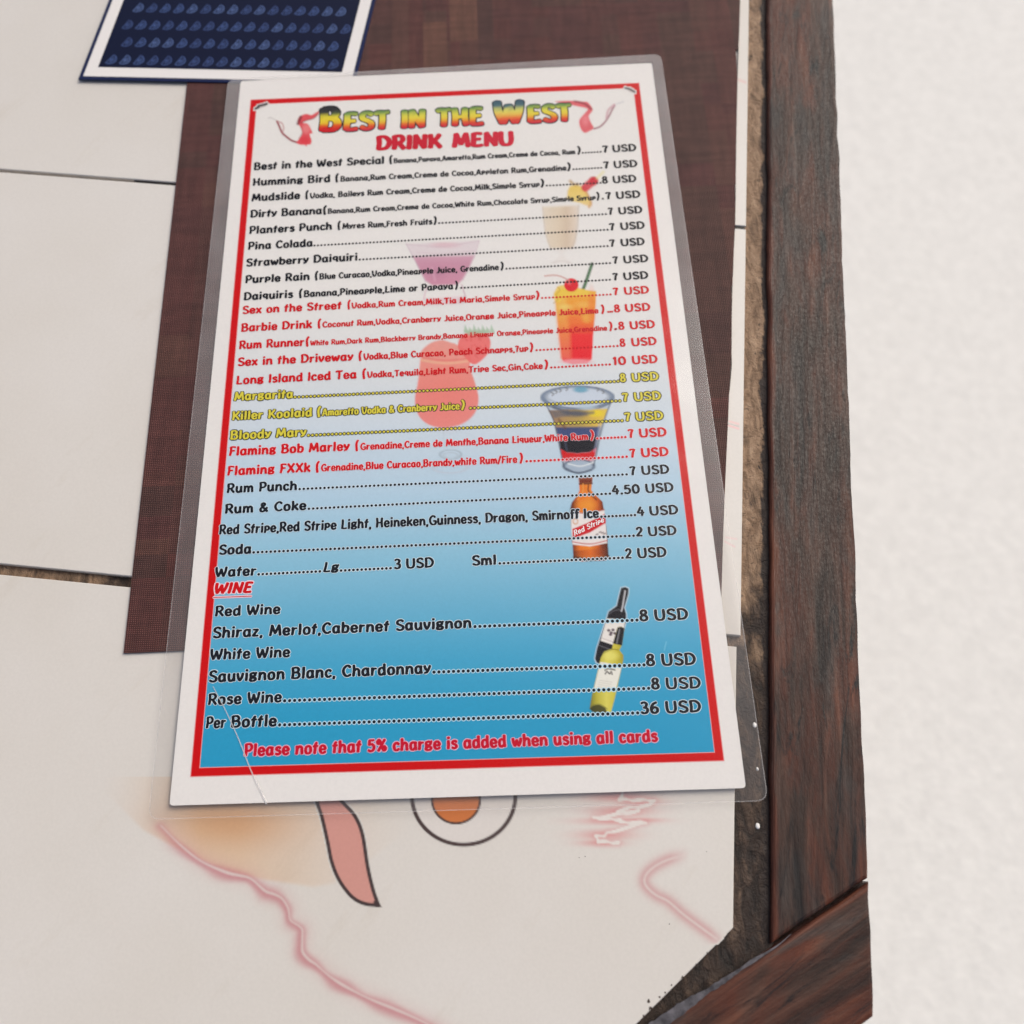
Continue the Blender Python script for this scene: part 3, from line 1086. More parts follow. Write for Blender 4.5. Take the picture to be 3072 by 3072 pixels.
# ------------------------------------------------------------------ lettering: a soft, descender-less display hand, drawn stroke by stroke
ST = [(.1, .9), (.13, .5), (.1, .1)]
G = {
 'A': (.66, [[(.08, .08), (.2, .5), (.28, .84), (.34, .91), (.4, .84), (.48, .5), (.58, .08)], [(.17, .34), (.34, .31), (.52, .34)]]),
 'B': (.62, [ST, [(.1, .9), (.36, .91), (.48, .74), (.38, .57), (.15, .53)], [(.15, .53), (.44, .5), (.53, .29), (.4, .11), (.1, .1)]]),
 'C': (.6, [[(.53, .76), (.36, .91), (.16, .75), (.09, .48), (.18, .2), (.36, .09), (.55, .2)]]),
 'D': (.66, [ST, [(.1, .9), (.35, .9), (.54, .7), (.57, .42), (.42, .16), (.1, .1)]]),
 'E': (.56, [[(.49, .87), (.3, .9), (.13, .88)], [(.13, .88), (.13, .5), (.1, .12)], [(.1, .11), (.3, .09), (.51, .12)], [(.13, .5), (.43, .52)]]),
 'F': (.52, [[(.48, .86), (.3, .9), (.13, .88)], [(.13, .88), (.15, .5), (.1, .09)], [(.15, .5), (.42, .52)]]),
 'G': (.66, [[(.53, .77), (.36, .91), (.16, .75), (.09, .48), (.18, .2), (.36, .09), (.55, .16), (.56, .42), (.38, .42)]]),
 'H': (.64, [ST, [(.52, .9), (.5, .5), (.54, .09)], [(.13, .48), (.5, .5)]]),
 'I': (.25, [[(.13, .9), (.14, .5), (.11, .09)]]),
 'J': (.44, [[(.32, .9), (.34, .4), (.24, .12), (.06, .13)]]),
 'K': (.6, [ST, [(.5, .9), (.36, .64), (.15, .48)], [(.24, .53), (.4, .32), (.54, .09)]]),
 'L': (.52, [[(.14, .9), (.14, .5), (.1, .11)], [(.1, .11), (.28, .1), (.47, .13)]]),
 'M': (.8, [[(.08, .09), (.14, .5), (.17, .9)], [(.17, .9), (.28, .55), (.39, .25)], [(.39, .25), (.5, .55), (.62, .9)], [(.62, .9), (.67, .5), (.71, .09)]]),
 'N': (.64, [[(.1, .09), (.12, .5), (.12, .9)], [(.12, .9), (.3, .5), (.51, .1)], [(.51, .1), (.52, .5), (.54, .9)]]),
 'O': (.68, [[(.33, .91), (.14, .76), (.09, .47), (.17, .18), (.34, .09), (.54, .2), (.59, .5), (.51, .79), (.33, .91)]]),
 'P': (.56, [ST, [(.1, .9), (.37, .91), (.49, .68), (.37, .46), (.14, .43)]]),
 'Q': (.68, [[(.33, .91), (.14, .76), (.09, .47), (.17, .18), (.34, .09), (.54, .2), (.59, .5), (.51, .79), (.33, .91)], [(.4, .28), (.6, .06)]]),
 'R': (.6, [ST, [(.1, .9), (.37, .91), (.49, .7), (.37, .5), (.14, .46)], [(.3, .48), (.42, .27), (.54, .09)]]),
 'S': (.55, [[(.48, .8), (.32, .91), (.14, .82), (.13, .62), (.3, .51), (.46, .38), (.46, .18), (.28, .09), (.08, .19)]]),
 'T': (.58, [[(.04, .83), (.18, .9), (.38, .88), (.55, .9)], [(.3, .88), (.31, .5), (.28, .09)]]),
 'U': (.66, [[(.1, .9), (.1, .4), (.17, .15), (.33, .09), (.49, .15), (.56, .4), (.55, .9)]]),
 'V': (.62, [[(.07, .9), (.1, .5), (.2, .16), (.3, .09), (.42, .2), (.52, .5), (.53, .9)]]),
 'W': (.82, [[(.07, .9), (.1, .5), (.22, .1)], [(.22, .1), (.33, .4), (.4, .74)], [(.4, .74), (.48, .4), (.57, .1)], [(.57, .1), (.69, .5), (.74, .9)]]),
 'X': (.6, [[(.08, .9), (.52, .09)], [(.52, .9), (.08, .09)]]),
 'Y': (.6, [[(.08, .9), (.3, .5), (.52, .9)], [(.3, .5), (.29, .09)]]),
 'Z': (.56, [[(.08, .88), (.48, .88)], [(.48, .88), (.08, .11)], [(.08, .11), (.5, .11)]]),
 'a': (.54, [[(.41, .5), (.28, .63), (.13, .54), (.09, .34), (.14, .14), (.27, .09), (.4, .24)], [(.42, .63), (.41, .35), (.45, .09)]]),
 'b': (.52, [[(.1, .9), (.11, .5), (.1, .1)], [(.11, .46), (.26, .63), (.41, .54), (.44, .32), (.34, .11), (.11, .11)]]),
 'c': (.46, [[(.4, .52), (.26, .63), (.12, .52), (.09, .32), (.16, .13), (.28, .09), (.42, .18)]]),
 'd': (.54, [[(.42, .9), (.42, .4), (.45, .09)], [(.42, .5), (.28, .63), (.13, .54), (.09, .33), (.14, .13), (.27, .09), (.42, .26)]]),
 'e': (.5, [[(.1, .35), (.41, .37), (.37, .55), (.25, .63), (.12, .53), (.09, .3), (.17, .12), (.3, .09), (.44, .18)]]),
 'f': (.36, [[(.38, .84), (.26, .9), (.17, .78), (.17, .4), (.14, .09)], [(.05, .58), (.32, .6)]]),
 'g': (.52, [[(.26, .64), (.12, .58), (.11, .44), (.24, .37), (.37, .44), (.37, .57), (.26, .64)], [(.36, .6), (.47, .64)], [(.15, .4), (.11, .31), (.2, .26), (.38, .24), (.42, .12), (.3, .03), (.12, .05), (.09, .16), (.2, .25)]]),
 'h': (.54, [[(.1, .9), (.12, .5), (.09, .09)], [(.12, .44), (.27, .62), (.41, .52), (.43, .3), (.45, .09)]]),
 'i': (.24, [[(.12, .63), (.13, .35), (.11, .09)], [(.125, .83), (.13, .9)]]),
 'j': (.26, [[(.15, .63), (.15, .25), (.04, .09)], [(.15, .83), (.155, .9)]]),
 'k': (.5, [[(.1, .9), (.12, .5), (.09, .09)], [(.42, .63), (.28, .46), (.13, .36)], [(.22, .41), (.34, .25), (.45, .09)]]),
 'l': (.24, [[(.12, .9), (.13, .5), (.11, .09)]]),
 'm': (.76, [[(.1, .63), (.11, .35), (.09, .09)], [(.11, .44), (.24, .62), (.36, .52), (.38, .3), (.38, .09)], [(.38, .44), (.52, .62), (.63, .52), (.65, .3), (.67, .09)]]),
 'n': (.54, [[(.1, .63), (.11, .35), (.09, .09)], [(.11, .44), (.27, .62), (.41, .52), (.43, .3), (.45, .09)]]),
 'o': (.52, [[(.26, .63), (.13, .54), (.09, .33), (.15, .13), (.27, .09), (.4, .17), (.43, .37), (.38, .56), (.26, .63)]]),
 'p': (.5, [[(.1, .62), (.12, .35), (.09, .06)], [(.11, .61), (.3, .63), (.42, .47), (.34, .3), (.13, .27)]]),
 'q': (.5, [[(.4, .62), (.38, .35), (.41, .06)], [(.39, .61), (.2, .63), (.09, .47), (.17, .3), (.38, .27)]]),
 'r': (.4, [[(.1, .63), (.11, .35), (.09, .09)], [(.11, .4), (.2, .57), (.36, .58)]]),
 's': (.44, [[(.37, .54), (.25, .63), (.12, .55), (.14, .43), (.3, .34), (.37, .22), (.25, .09), (.08, .15)]]),
 't': (.36, [[(.25, .84), (.17, .7), (.16, .4), (.14, .09)], [(.04, .58), (.18, .62), (.33, .6)]]),
 'u': (.54, [[(.1, .63), (.1, .3), (.17, .11), (.29, .1), (.42, .3)], [(.42, .63), (.42, .35), (.45, .09)]]),
 'v': (.46, [[(.06, .63), (.12, .3), (.22, .1)], [(.22, .1), (.33, .3), (.39, .63)]]),
 'w': (.66, [[(.06, .63), (.1, .35), (.19, .1)], [(.19, .1), (.32, .52)], [(.32, .52), (.44, .1)], [(.44, .1), (.55, .35), (.59, .63)]]),
 'x': (.46, [[(.06, .63), (.4, .09)], [(.4, .63), (.06, .09)]]),
 'y': (.46, [[(.06, .63), (.12, .42), (.23, .27)], [(.4, .63), (.31, .35), (.2, .14), (.06, .08)]]),
 'z': (.44, [[(.07, .61), (.36, .61)], [(.36, .61), (.07, .11)], [(.07, .11), (.39, .11)]]),
 '0': (.58, [[(.29, .91), (.13, .75), (.09, .47), (.15, .18), (.29, .09), (.44, .2), (.49, .5), (.43, .79), (.29, .91)]]),
 '1': (.3, [[(.06, .76), (.17, .9)], [(.17, .9), (.17, .5), (.15, .09)]]),
 '2': (.54, [[(.1, .74), (.24, .91), (.42, .82), (.42, .6), (.24, .34), (.09, .11)], [(.09, .11), (.28, .12), (.46, .11)]]),
 '3': (.52, [[(.1, .84), (.26, .91), (.41, .78), (.34, .57), (.22, .52)], [(.22, .52), (.42, .44), (.42, .2), (.26, .09), (.08, .17)]]),
 '4': (.56, [[(.3, .9), (.18, .6), (.08, .36)], [(.08, .36), (.3, .33), (.5, .36)], [(.38, .6), (.39, .3), (.36, .09)]]),
 '5': (.54, [[(.44, .88), (.16, .88)], [(.16, .88), (.13, .55)], [(.13, .55), (.3, .6), (.45, .42), (.4, .17), (.24, .09), (.08, .17)]]),
 '6': (.56, [[(.42, .88), (.22, .76), (.1, .45), (.14, .18), (.28, .09), (.44, .2), (.44, .42), (.28, .52), (.12, .38)]]),
 '7': (.46, [[(.07, .82), (.2, .88), (.4, .86)], [(.4, .86), (.28, .5), (.22, .09)]]),
 '8': (.54, [[(.27, .53), (.13, .66), (.16, .84), (.28, .91), (.41, .82), (.4, .64), (.27, .53), (.11, .4), (.11, .19), (.27, .09), (.44, .2), (.43, .4), (.27, .53)]]),
 '9': (.56, [[(.44, .58), (.28, .48), (.12, .58), (.13, .8), (.28, .91), (.44, .8), (.44, .45), (.32, .18), (.14, .09)]]),
 '.': (.2, [[(.1, .06), (.1, .13)]]),
 ',': (.2, [[(.11, .1), (.08, -.06)]]),
 '(': (.32, [[(.26, 1.0), (.15, .8), (.12, .45), (.17, -.02)]]),
 ')': (.32, [[(.08, 1.0), (.19, .8), (.2, .45), (.06, -.02)]]),
 '&': (.66, [[(.58, .09), (.34, .4), (.18, .7), (.28, .88), (.4, .76), (.3, .58), (.12, .36), (.14, .14), (.32, .1), (.56, .44)]]),
 '%': (.72, [[(.56, .9), (.16, .09)], [(.18, .9), (.08, .74), (.18, .58), (.28, .74), (.18, .9)], [(.54, .42), (.44, .26), (.54, .1), (.64, .26), (.54, .42)]]),
 '/': (.4, [[(.36, .95), (.06, .0)]]),
 ' ': (.3, []),
}
GS = {}
for ch, (w_, strokes) in G.items():
    GS[ch] = (w_, [smooth(s, False, 4 if len(s) > 3 else 3) for s in strokes])


def text_len(s):
    return sum(GS[c_][0] + 0.045 for c_ in s)


BLACK, RED, YEL = (22, 22, 25), (186, 8, 20), (196, 185, 62)


def rise(n, nv):
    """the ink of a stroke climbs a hair along its way, so a tight loop never lies in its own plane"""
    t = np.linspace(0, 1, n)
    tail = nv - 2 * n
    return np.concatenate([t, t, np.repeat([0.0, 1.0], tail // 2)])


def run(mb, s, p0, p1, cap, col, hw=.098, halo=None, hcol=None, z=0.11, grad=None, hz=0.055, slant=0.0):
    """letters of s from photo point p0 to p1 along the baseline; cap = letter height there"""
    A, B = survey(*p0), survey(*p1)
    U = survey(p0[0], p0[1] - cap)
    ux = B[:2] - A[:2]
    width = np.linalg.norm(ux)
    ux = ux / width
    uy = np.array([-ux[1], ux[0]])
    H = abs((U[:2] - A[:2]) @ uy)
    L = text_len(s) - 0.045
    sx = width / L
    x = 0.0
    mcol = ink(col)
    for gi, ch in enumerate(s):
        w_, strokes = GS[ch]
        for k, S_ in enumerate(strokes):
            Q = np.column_stack([(S_[:, 0] + x + slant * S_[:, 1]) * sx, S_[:, 1] * H])
            T_ = np.gradient(Q, axis=0)
            T_ = np.abs(T_[:, 1]) / np.maximum(np.linalg.norm(T_, axis=1), 1e-9)
            hww = hw * (0.55 * H + 0.45 * min(sx, H * 1.3)) * (0.74 + 0.36 * T_)
            for layer in ((0, 1) if halo else (0,)):
                ww = hww + (halo * MM if layer else 0)
                V, F = ribbon(Q, ww, 4)
                zz = ZT + ((hz + 0.006 * k + 0.014 * (gi % 2)) if layer else (z + 0.013 * k + 0.06 * (gi % 2))) * MM
                W2 = A[:2] + V[:, :1] * ux + V[:, 1:2] * uy
                if layer:
                    cc = ink(hcol)
                elif grad is not None:
                    cc = grad(V[:, 1] / H)
                else:
                    cc = mcol
                sl = rise(len(Q), len(V)) * (0.003 if layer else 0.008) * MM
                mb.add(np.column_stack([W2, zz + sl]), F, cc)
        x += w_ + 0.045


def dots(mb, p0, p1, dia, step, col, halo=None, hcol=None, z=0.10, hz=0.065):
    n = max(2, int(round((p1[0] - p0[0]) / step)) + 1)
    X = np.linspace(p0[0] + dia / 2, p1[0] - dia / 2, n)
    Y = np.linspace(p0[1], p1[1], n) - dia * 0.5
    C_ = survey(X, Y)
    r0 = np.linalg.norm(survey(X[0] + dia / 2, Y[0]) - C_[0])
    a = np.linspace(0, 2 * math.pi, 11)[:-1]
    for i in range(n):
        for layer in ((0, 1) if halo else (0,)):
            r = r0 + (halo * MM if layer else 0)
            V = np.column_stack([C_[i, 0] + r * np.cos(a), C_[i, 1] + r * np.sin(a), np.full(10, ZT + ((hz + 0.01 * (i % 2)) if layer else z) * MM)])
            mb.add(V, [tuple(range(10))], ink(hcol if layer else col))


def USD(mb, price, xs, yl, cap, col, **kw):
    """price figure and USD; xs = x of figure start, figure end, U start, D end; yl = baseline as a function of x"""
    run(mb, price, (xs[0], yl(xs[0])), (xs[1], yl(xs[1])), cap, col, **kw)
    run(mb, 'USD', (xs[2], yl(xs[2])), (xs[3], yl(xs[3])), cap, col, **kw)


def base_line(a, b):
    return lambda x: a[1] + (b[1] - a[1]) * (x - a[0]) / (b[0] - a[0])


# title, (start x,y), (end x,y), title end, "(" x0,x1, small text, x0, x1, small cap, ")" x0,x1, dots x0,x1, price, price xs
ROWS = [
 ('Best in the West Special', (761, 512), (1910, 454), 1153, (1167, 1178), 'Banana,Papaya,Amaretto,Rum Cream,Creme de Cocoa, Rum', 1181, 1726, 16, (1733, 1744), (1745, 1805), '7', (1807, 1825, 1838, 1910), 'k'),
 ('Humming Bird', (758, 559), (1912, 502), 991, (1005, 1016), 'Banana,Rum Cream,Creme de Cocoa,Appleton Rum,Grenadine', 1021, 1700, 17.5, (1703, 1714), (1717, 1807), '7', (1810, 1828, 1842, 1913), 'k'),
 ('Mudslide', (754.6, 605.5), (1910, 547), 900, (915, 925), 'Vodka, Baileys Rum Cream,Creme de Cocoa,Milk,Simple Syrup', 930, 1620, 18, (1623, 1634), (1637, 1805), '8', (1807, 1824, 1839, 1910), 'k'),
 ('Dirty Banana', (750.8, 654.5), (1921.6, 594), 966, (968, 980), 'Banana,Rum Cream,Creme de Cocoa,White Rum,Chocolate Syrup,Simple Syrup', 983, 1788, 17, (1791, 1800), (1805, 1812), '7', (1817, 1834, 1849, 1922), 'k'),
 ('Planters Punch', (747.6, 703.4), (1927.6, 640.5), 996, (1012, 1022), 'Myres Rum,Fresh Fruits', 1027, 1297, 19, (1302, 1311), (1314, 1821), '7', (1824, 1840, 1856, 1928), 'k'),
 ('Pina Colada', (743.8, 751), (1935.5, 687), 938, None, None, 0, 0, 0, None, (940, 1826), '7', (1828, 1845, 1862, 1935), 'k'),
 ('Strawberry Daiquiri', (738, 801), (1935.5, 736), 1073, None, None, 0, 0, 0, None, (1076, 1826), '7', (1828, 1846, 1863, 1935), 'k'),
 ('Purple Rain', (735.5, 851.5), (1945.8, 787), 929, (944, 954), 'Blue Curacao,Vodka,Pineapple Juice, Grenadine', 958, 1497, 19.5, (1503, 1512), (1516, 1833), '7', (1838, 1855, 1871, 1946), 'k'),
 ('Daiquiris', (731, 902.5), (1946, 837), 879, (896, 907), 'Banana,Pineapple,Lime or Papaya', 911, 1360, 21.5, (1366, 1375), (1380, 1833), '7', (1838, 1855, 1871, 1946), 'k'),
 ('Sex on the Street', (726.6, 943.5), (1948, 881.5), 1025, (1042, 1051), 'Vodka,Rum Cream,Milk,Tia Maria,Simple Syrup', 1055, 1606, 19.5, (1609, 1620), (1623, 1835), '7', (1839, 1856, 1873, 1948), 'r'),
 ('Barbie Drink', (723, 996.6), (1952, 933), 936, (952, 963), 'Coconut Rum,Vodka,Cranberry Juice,Orange Juice,Pineapple Juice,Lime', 967, 1796, 19.5, (1805, 1815), (1821, 1840), '8', (1843, 1861, 1876, 1952), 'r'),
 ('Rum Runner', (717, 1049), (1965.8, 985), 913, (916, 928), 'White Rum,Dark Rum,Blackberry Brandy,Banana Liqueur Orange,Pineapple Juice,Grenadine', 931, 1822, 17, (1829, 1839), (1842, 1852), '8', (1856, 1874, 1890, 1966), 'r'),
 ('Sex in the Driveway', (712.6, 1100), (1971, 1036), 1060, (1075, 1086), 'Vodka,Blue Curacao, Peach Schnapps,7up', 1091, 1586, 21, (1591, 1601), (1606, 1856), '8', (1860, 1877, 1895, 1971), 'r'),
 ('Long Island Iced Tea', (708, 1155), (1974, 1090), 1070, (1086, 1098), 'Vodka,Tequila,Light Rum,Tripe Sec,Gin,Coke', 1102, 1629, 21, (1635, 1646), (1650, 1833), '10', (1840, 1880, 1897, 1974), 'r'),
 ('Margarita', (702, 1204), (1977.5, 1142), 879, None, None, 0, 0, 0, None, (882, 1858), '8', (1861, 1878, 1896, 1977), 'y'),
 ('Killer Koolaid', (696, 1262.5), (1983.5, 1200.6), 936, (950, 963), 'Amaretto Vodka & Cranberry Juice', 966, 1379, 24, (1384, 1396), (1408, 1863), '7', (1866, 1886, 1903, 1984), 'y'),
 ('Bloody Mary', (690, 1320.8), (1991.5, 1260), 919, None, None, 0, 0, 0, None, (922, 1870), '7', (1873, 1893, 1908, 1991), 'y'),
 ('Flaming Bob Marley', (686.5, 1369), (2000.8, 1310), 1049, (1065, 1076), 'Grenadine,Creme de Menthe,Banana Liqueur,White Rum', 1081, 1765, 23, (1772, 1784), (1788, 1880), '7', (1884, 1902, 1918, 2001), 'r'),
 ('Flaming FXXk', (681, 1428), (2006.8, 1369), 931, (946, 958), 'Grenadine,Blue Curacao,Brandy,white Rum/Fire', 963, 1552, 24, (1560, 1570), (1576, 1884), '7', (1889, 1907, 1924, 2007), 'r'),
 ('Rum Punch', (679.6, 1481), (2008.7, 1422), 891, None, None, 0, 0, 0, None, (895, 1884), '7', (1889, 1908, 1925, 2009), 'h'),
 ('Rum & Coke', (674, 1543), (2021.7, 1476), 919, None, None, 0, 0, 0, None, (923, 1834), '4.50', (1836, 1921, 1937, 2022), 'h'),
 ('Red Stripe,Red Stripe Light, Heineken,Guinness, Dragon, Smirnoff Ice', (657, 1605.5), (2035.7, 1544), 1797, None, None, 0, 0, 0, None, (1800, 1909), '4', (1911, 1935, 1949, 2036), 'h'),
 ('Soda', (656, 1666), (2031, 1606), 754, None, None, 0, 0, 0, None, (757, 1905), '2', (1908, 1930, 1945, 2031), 'h'),
]
HALO = (196, 211, 221)


def capat(y): return float(np.interp(y, [450, 900, 1260, 1480, 1760, 2000, 2200], [24, 25.5, 29.5, 31, 33.5, 36, 38]))


for (t, a, b, te, par, small, sx0, sx1, scap, par2, dt, price, pxs, kind) in ROWS:
    yl = base_line(a, b)
    mb = MB()
    kw = {'k': dict(col=BLACK), 'r': dict(col=RED), 'y': dict(col=YEL, halo=0.42, hcol=(38, 38, 26), hw=.085),
          'h': dict(col=(22, 26, 32), halo=0.26, hcol=HALO)}[kind]
    col = kw.pop('col')
    at = lambda x: (x, yl(x))
    if a[1] > 1300 and kind == 'r':
        kw.update(halo=0.22, hcol=(214, 190, 196))
    if kind == 'h':
        kw['hcol'] = tuple(np.clip(np.array(HALO) * (1 - 0.0002 * (a[1] - 1400)), 0, 255))
    run(mb, t, at(a[0]), at(te), capat(a[1]), col, **kw)
    if par:
        kc = capat(a[1])
        run(mb, '(', at(par[0]), at(par[1]), kc * 1.0, col, **kw)
        ks = dict(kw)
        if kind == 'k' or (kind == 'r' and a[1] < 1300):
            ks['hw'] = .1
        run(mb, small, at(sx0), at(sx1), scap, col, **ks)
        run(mb, ')', at(par2[0]), at(par2[1]), kc * 0.95, col, **kw)
    step = float(np.interp(a[1], [450, 900, 1500, 1700], [10.2, 10.8, 12.6, 13.0]))
    dkw = {k_: v_ for k_, v_ in kw.items() if k_ in ('halo', 'hcol')}
    if kind == 'y': dkw['halo'] = 0.36
    dots(mb, at(dt[0]), at(dt[1]), step * (0.66 if kind != 'y' else 0.62), step, col, **dkw)
    USD(mb, price, pxs, yl, capat(a[1]) * 0.95, col, **kw)
    lo = mb.build('menu_line', M_INK, menu)
    if kind == 'r': lo['label'] = 'menu line in red letters'
    if kind == 'y': lo['label'] = 'menu line in yellow letters outlined in black'

# water line
mb = MB()
kw = dict(halo=0.26, hcol=HALO)
K2 = (22, 26, 32)
yl = base_line((636, 1733.5), (2001, 1672))
at = lambda x: (x, yl(x))
run(mb, 'Water', at(645), at(769), 33, K2, **kw)
dots(mb, at(772), at(964), 8.8, 13.2, K2, **kw)
run(mb, 'Lg', at(968), at(1015), 33, K2, slant=.12, **kw)
dots(mb, at(1019), at(1176), 8.8, 13.2, K2, **kw)
USD(mb, '3', (1181, 1203, 1218, 1302), yl, 33, K2, **kw)
run(mb, 'Sml', at(1416), at(1490), 33, K2, **kw)
dots(mb, at(1495), at(1872), 8.8, 13.2, K2, **kw)
USD(mb, '2', (1876, 1897, 1913, 2001), yl, 33, K2, **kw)
mb.build('menu_line', M_INK, menu)
# wine heading
mb = MB()
run(mb, 'WINE', (640, 1783), (754, 1779), 35, (184, 6, 16), hw=.11, halo=0.5, hcol=(226, 196, 204), slant=.14)
V, F = ribbon(sv([(640, 1792.5), (690, 1791), (755, 1788.5)])[:, :2], 0.16 * MM, 2)
mb.add(np.column_stack([V, np.full(len(V), ZT + 0.1 * MM)]), F, ink((184, 6, 16)))
V, F = ribbon(sv([(640, 1792.5), (690, 1791), (755, 1788.5)])[:, :2], 0.55 * MM, 2)
mb.add(np.column_stack([V, np.full(len(V), ZT + 0.05 * MM)]), F, ink((216, 186, 198)))
mb.build('section_heading', M_INK, menu)
WINES = [
 ('Red Wine', (644, 1851), (841, 1843), 34, None, None, None, None, None),
 ('Shiraz, Merlot,Cabernet Sauvignon', (637, 1916.5), (1415, 1885), 36.5, (1420, 1885), (1916, 1865.5), '8', (1919, 1946, 1964, 2066), (2066, 1860)),
 ('White Wine', (630, 1981.5), (870, 1972.6), 36, None, None, None, None, None),
 ('Sauvignon Blanc, Chardonnay', (625, 2049), (1293, 2021.5), 38.5, (1297, 2021.5), (1937, 2000), '8', (1939, 1966, 1985, 2089), (2089, 1996)),
 ('Rose Wine', (623, 2117), (845, 2107.7), 37, (849, 2107.5), (1951, 2070), '8', (1954, 1980, 1998, 2104), (2104, 2066.7)),
 ('Per', (617, 2187), (677, 2185), 38, None, None, None, None, None),
 ('Bottle', (691.7, 2184.6), (830, 2180), 39, (834, 2180), (1918, 2144), '36', (1921, 1979, 1997, 2105), (2105, 2138)),
]
mb_hold = None
for (t, a, b, cp, d0, d1, price, pxs, pend) in WINES:
    mb = mb_hold or MB()
    mb_hold = None
    run(mb, t, a, b, cp, K2, **kw)
    if d0:
        dots(mb, d0, d1, 10.2, 15.0, K2, halo=0.34, hcol=(168, 200, 216))
        yl = base_line(d1, pend)
        USD(mb, price, pxs, yl, cp * 1.02, K2, **kw)
    if t == 'Per':
        mb_hold = mb
        continue
    mb.build('menu_line', M_INK, menu)
mb = MB()
run(mb, 'Please note that 5% charge is added when using all cards', (732, 2270.7), (1974, 2226.5), 41, (178, 16, 40), hw=.1, halo=0.34, hcol=(206, 160, 180))
mb.build('card_charge_note', M_INK, menu)


# title with its rising flame gradient
def gradf(stops):
    p = [s[0] for s in stops]
    c_ = np.array([ink(s[1]) for s in stops])
    return lambda h: np.stack([np.interp(h, p, c_[:, k]) for k in range(3)], -1)


g_big = gradf([(0.0, (178, 26, 36)), (.18, (186, 20, 20)), (.28, (200, 90, 26)), (.38, (206, 180, 40)), (.6, (200, 186, 48)), (.7, (92, 112, 60)), (.76, (44, 46, 44)), (1.0, (36, 34, 36))])
g_w = gradf([(0.0, (184, 48, 56)), (.18, (194, 56, 40)), (.3, (206, 116, 56)), (.42, (202, 180, 76)), (.6, (190, 188, 92)), (.7, (74, 104, 108)), (1.0, (44, 66, 84))])
g_small = gradf([(0.0, (178, 42, 66)), (.15, (190, 36, 36)), (.3, (204, 108, 40)), (.42, (204, 178, 54)), (.7, (194, 190, 68)), (.86, (112, 142, 72)), (1.0, (78, 112, 70))])
mb = MB()
yl = base_line((956, 399), (1710, 366.5))
at = lambda x: (x, yl(x))
kwt = dict(col=(200, 60, 50), hw=.112, halo=0.58, hcol=(32, 34, 38))
run(mb, 'B', at(959), at(1021), 78, grad=g_big, **kwt)
run(mb, 'EST', at(1031), at(1168), 60, grad=g_small, **kwt)
run(mb, 'IN', at(1204), at(1276), 60, grad=g_small, **kwt)
run(mb, 'THE', at(1310), at(1452), 60, grad=g_small, **kwt)
run(mb, 'W', at(1487), at(1572), 76, grad=g_w, **kwt)
run(mb, 'EST', at(1584), at(1716), 58, grad=g_small, **kwt)
mb.build('title_lettering', M_INK, menu)
mb = MB()
yl = base_line((1128, 453), (1542, 438))
at = lambda x: (x, yl(x))
run(mb, 'DRINK', at(1129), at(1325), 46, (178, 22, 40), hw=.125)
run(mb, 'MENU', at(1358), at(1541), 46, (182, 30, 50), hw=.125)
mb.build('subtitle_lettering', M_INK, menu)

# ------------------------------------------------------------------ pictures printed on the menu
ZPIC = ZT + 0.045 * MM


def zm(x0, y0, s):
    return lambda p: [(x0 + x * s, y0 + y * s) for x, y in p]


# wine splashes beside the title and scuffs in the corners
q = zm(660, 200, .2329)
c = Canvas(745, 300, 975, 450, 2.5, bgf)
c.line(q([(620, 665), (650, 655), (720, 690)]), 2.5, (150, 140, 140), .5)
c.line(q([(735, 705), (765, 770), (800, 850), (860, 905), (920, 950), (990, 975)]), 6, (140, 60, 66), .95)
c.line(q([(740, 705), (800, 730), (820, 800), (800, 850)]), 3, (170, 90, 92), .8)
c.poly(q([(985, 975), (1030, 920), (1060, 860), (1050, 800), (1010, 740), (1000, 690), (1030, 640), (1110, 608), (1180, 622), (1270, 572), (1262, 612), (1205, 665), (1120, 690), (1065, 722), (1130, 740), (1190, 850), (1155, 870), (1180, 950), (1165, 1000), (1120, 1005), (1122, 1028), (1085, 1006), (1030, 1005)]), (208, 78, 84), 1, 3, True)
c.line(q([(1262, 612), (1205, 665), (1120, 690), (1050, 720)]), 4, (140, 48, 56), .7)
c.line(q([(1003, 735), (1040, 650), (1020, 690)]), 9, (110, 40, 48), .8)
c.line(q([(1045, 780), (1060, 850), (1020, 930)]), 4, (150, 50, 56), .6)
c.ell(660 + 1110 * .2329, 200 + 800 * .2329, 12, 14, (222, 130, 130), .7, 10)
c.ell(660 + 1090 * .2329, 200 + 950 * .2329, 14, 12, (206, 50, 60), .7, 10)
c.build('wine_splash', M_INK, menu, ZPIC)
q = zm(1540, 200, .2329)
c = Canvas(1660, 290, 1885, 410, 2.5, bgf)
c.poly(q([(540, 450), (660, 440), (790, 440), (900, 450), (960, 460), (1020, 540), (1010, 580), (970, 640), (1000, 720), (1035, 790), (980, 830), (920, 852), (870, 800), (850, 690), (930, 590), (950, 540), (800, 505), (640, 470)]), (206, 84, 92), .95, 4, True)
c.line(q([(790, 445), (920, 480), (1005, 545)]), 6, (120, 48, 58), .7)
c.ell(1540 + 930 * .2329, 200 + 690 * .2329, 10, 16, (222, 130, 135), .7, 10)
c.line(q([(1040, 800), (1120, 770), (1190, 700), (1235, 630), (1270, 560), (1305, 500)]), 5, (140, 84, 96), .9)
c.line(q([(1200, 660), (1225, 560), (1300, 490)]), 7, (190, 150, 158), .8)
c.line(q([(1330, 480), (1420, 450)]), 4, (180, 180, 184), .6)
c.build('wine_splash', M_INK, menu, ZPIC)
c = Canvas(755, 296, 810, 335, 2.5, bgf)
c.poly([(763, 329), (775, 318), (798, 309), (806, 312), (790, 322)], (190, 180, 176), 1, 3)
c.line([(766, 326), (775, 322), (776, 318), (796, 313), (800, 311)], 7, (52, 48, 48), 1, 3)
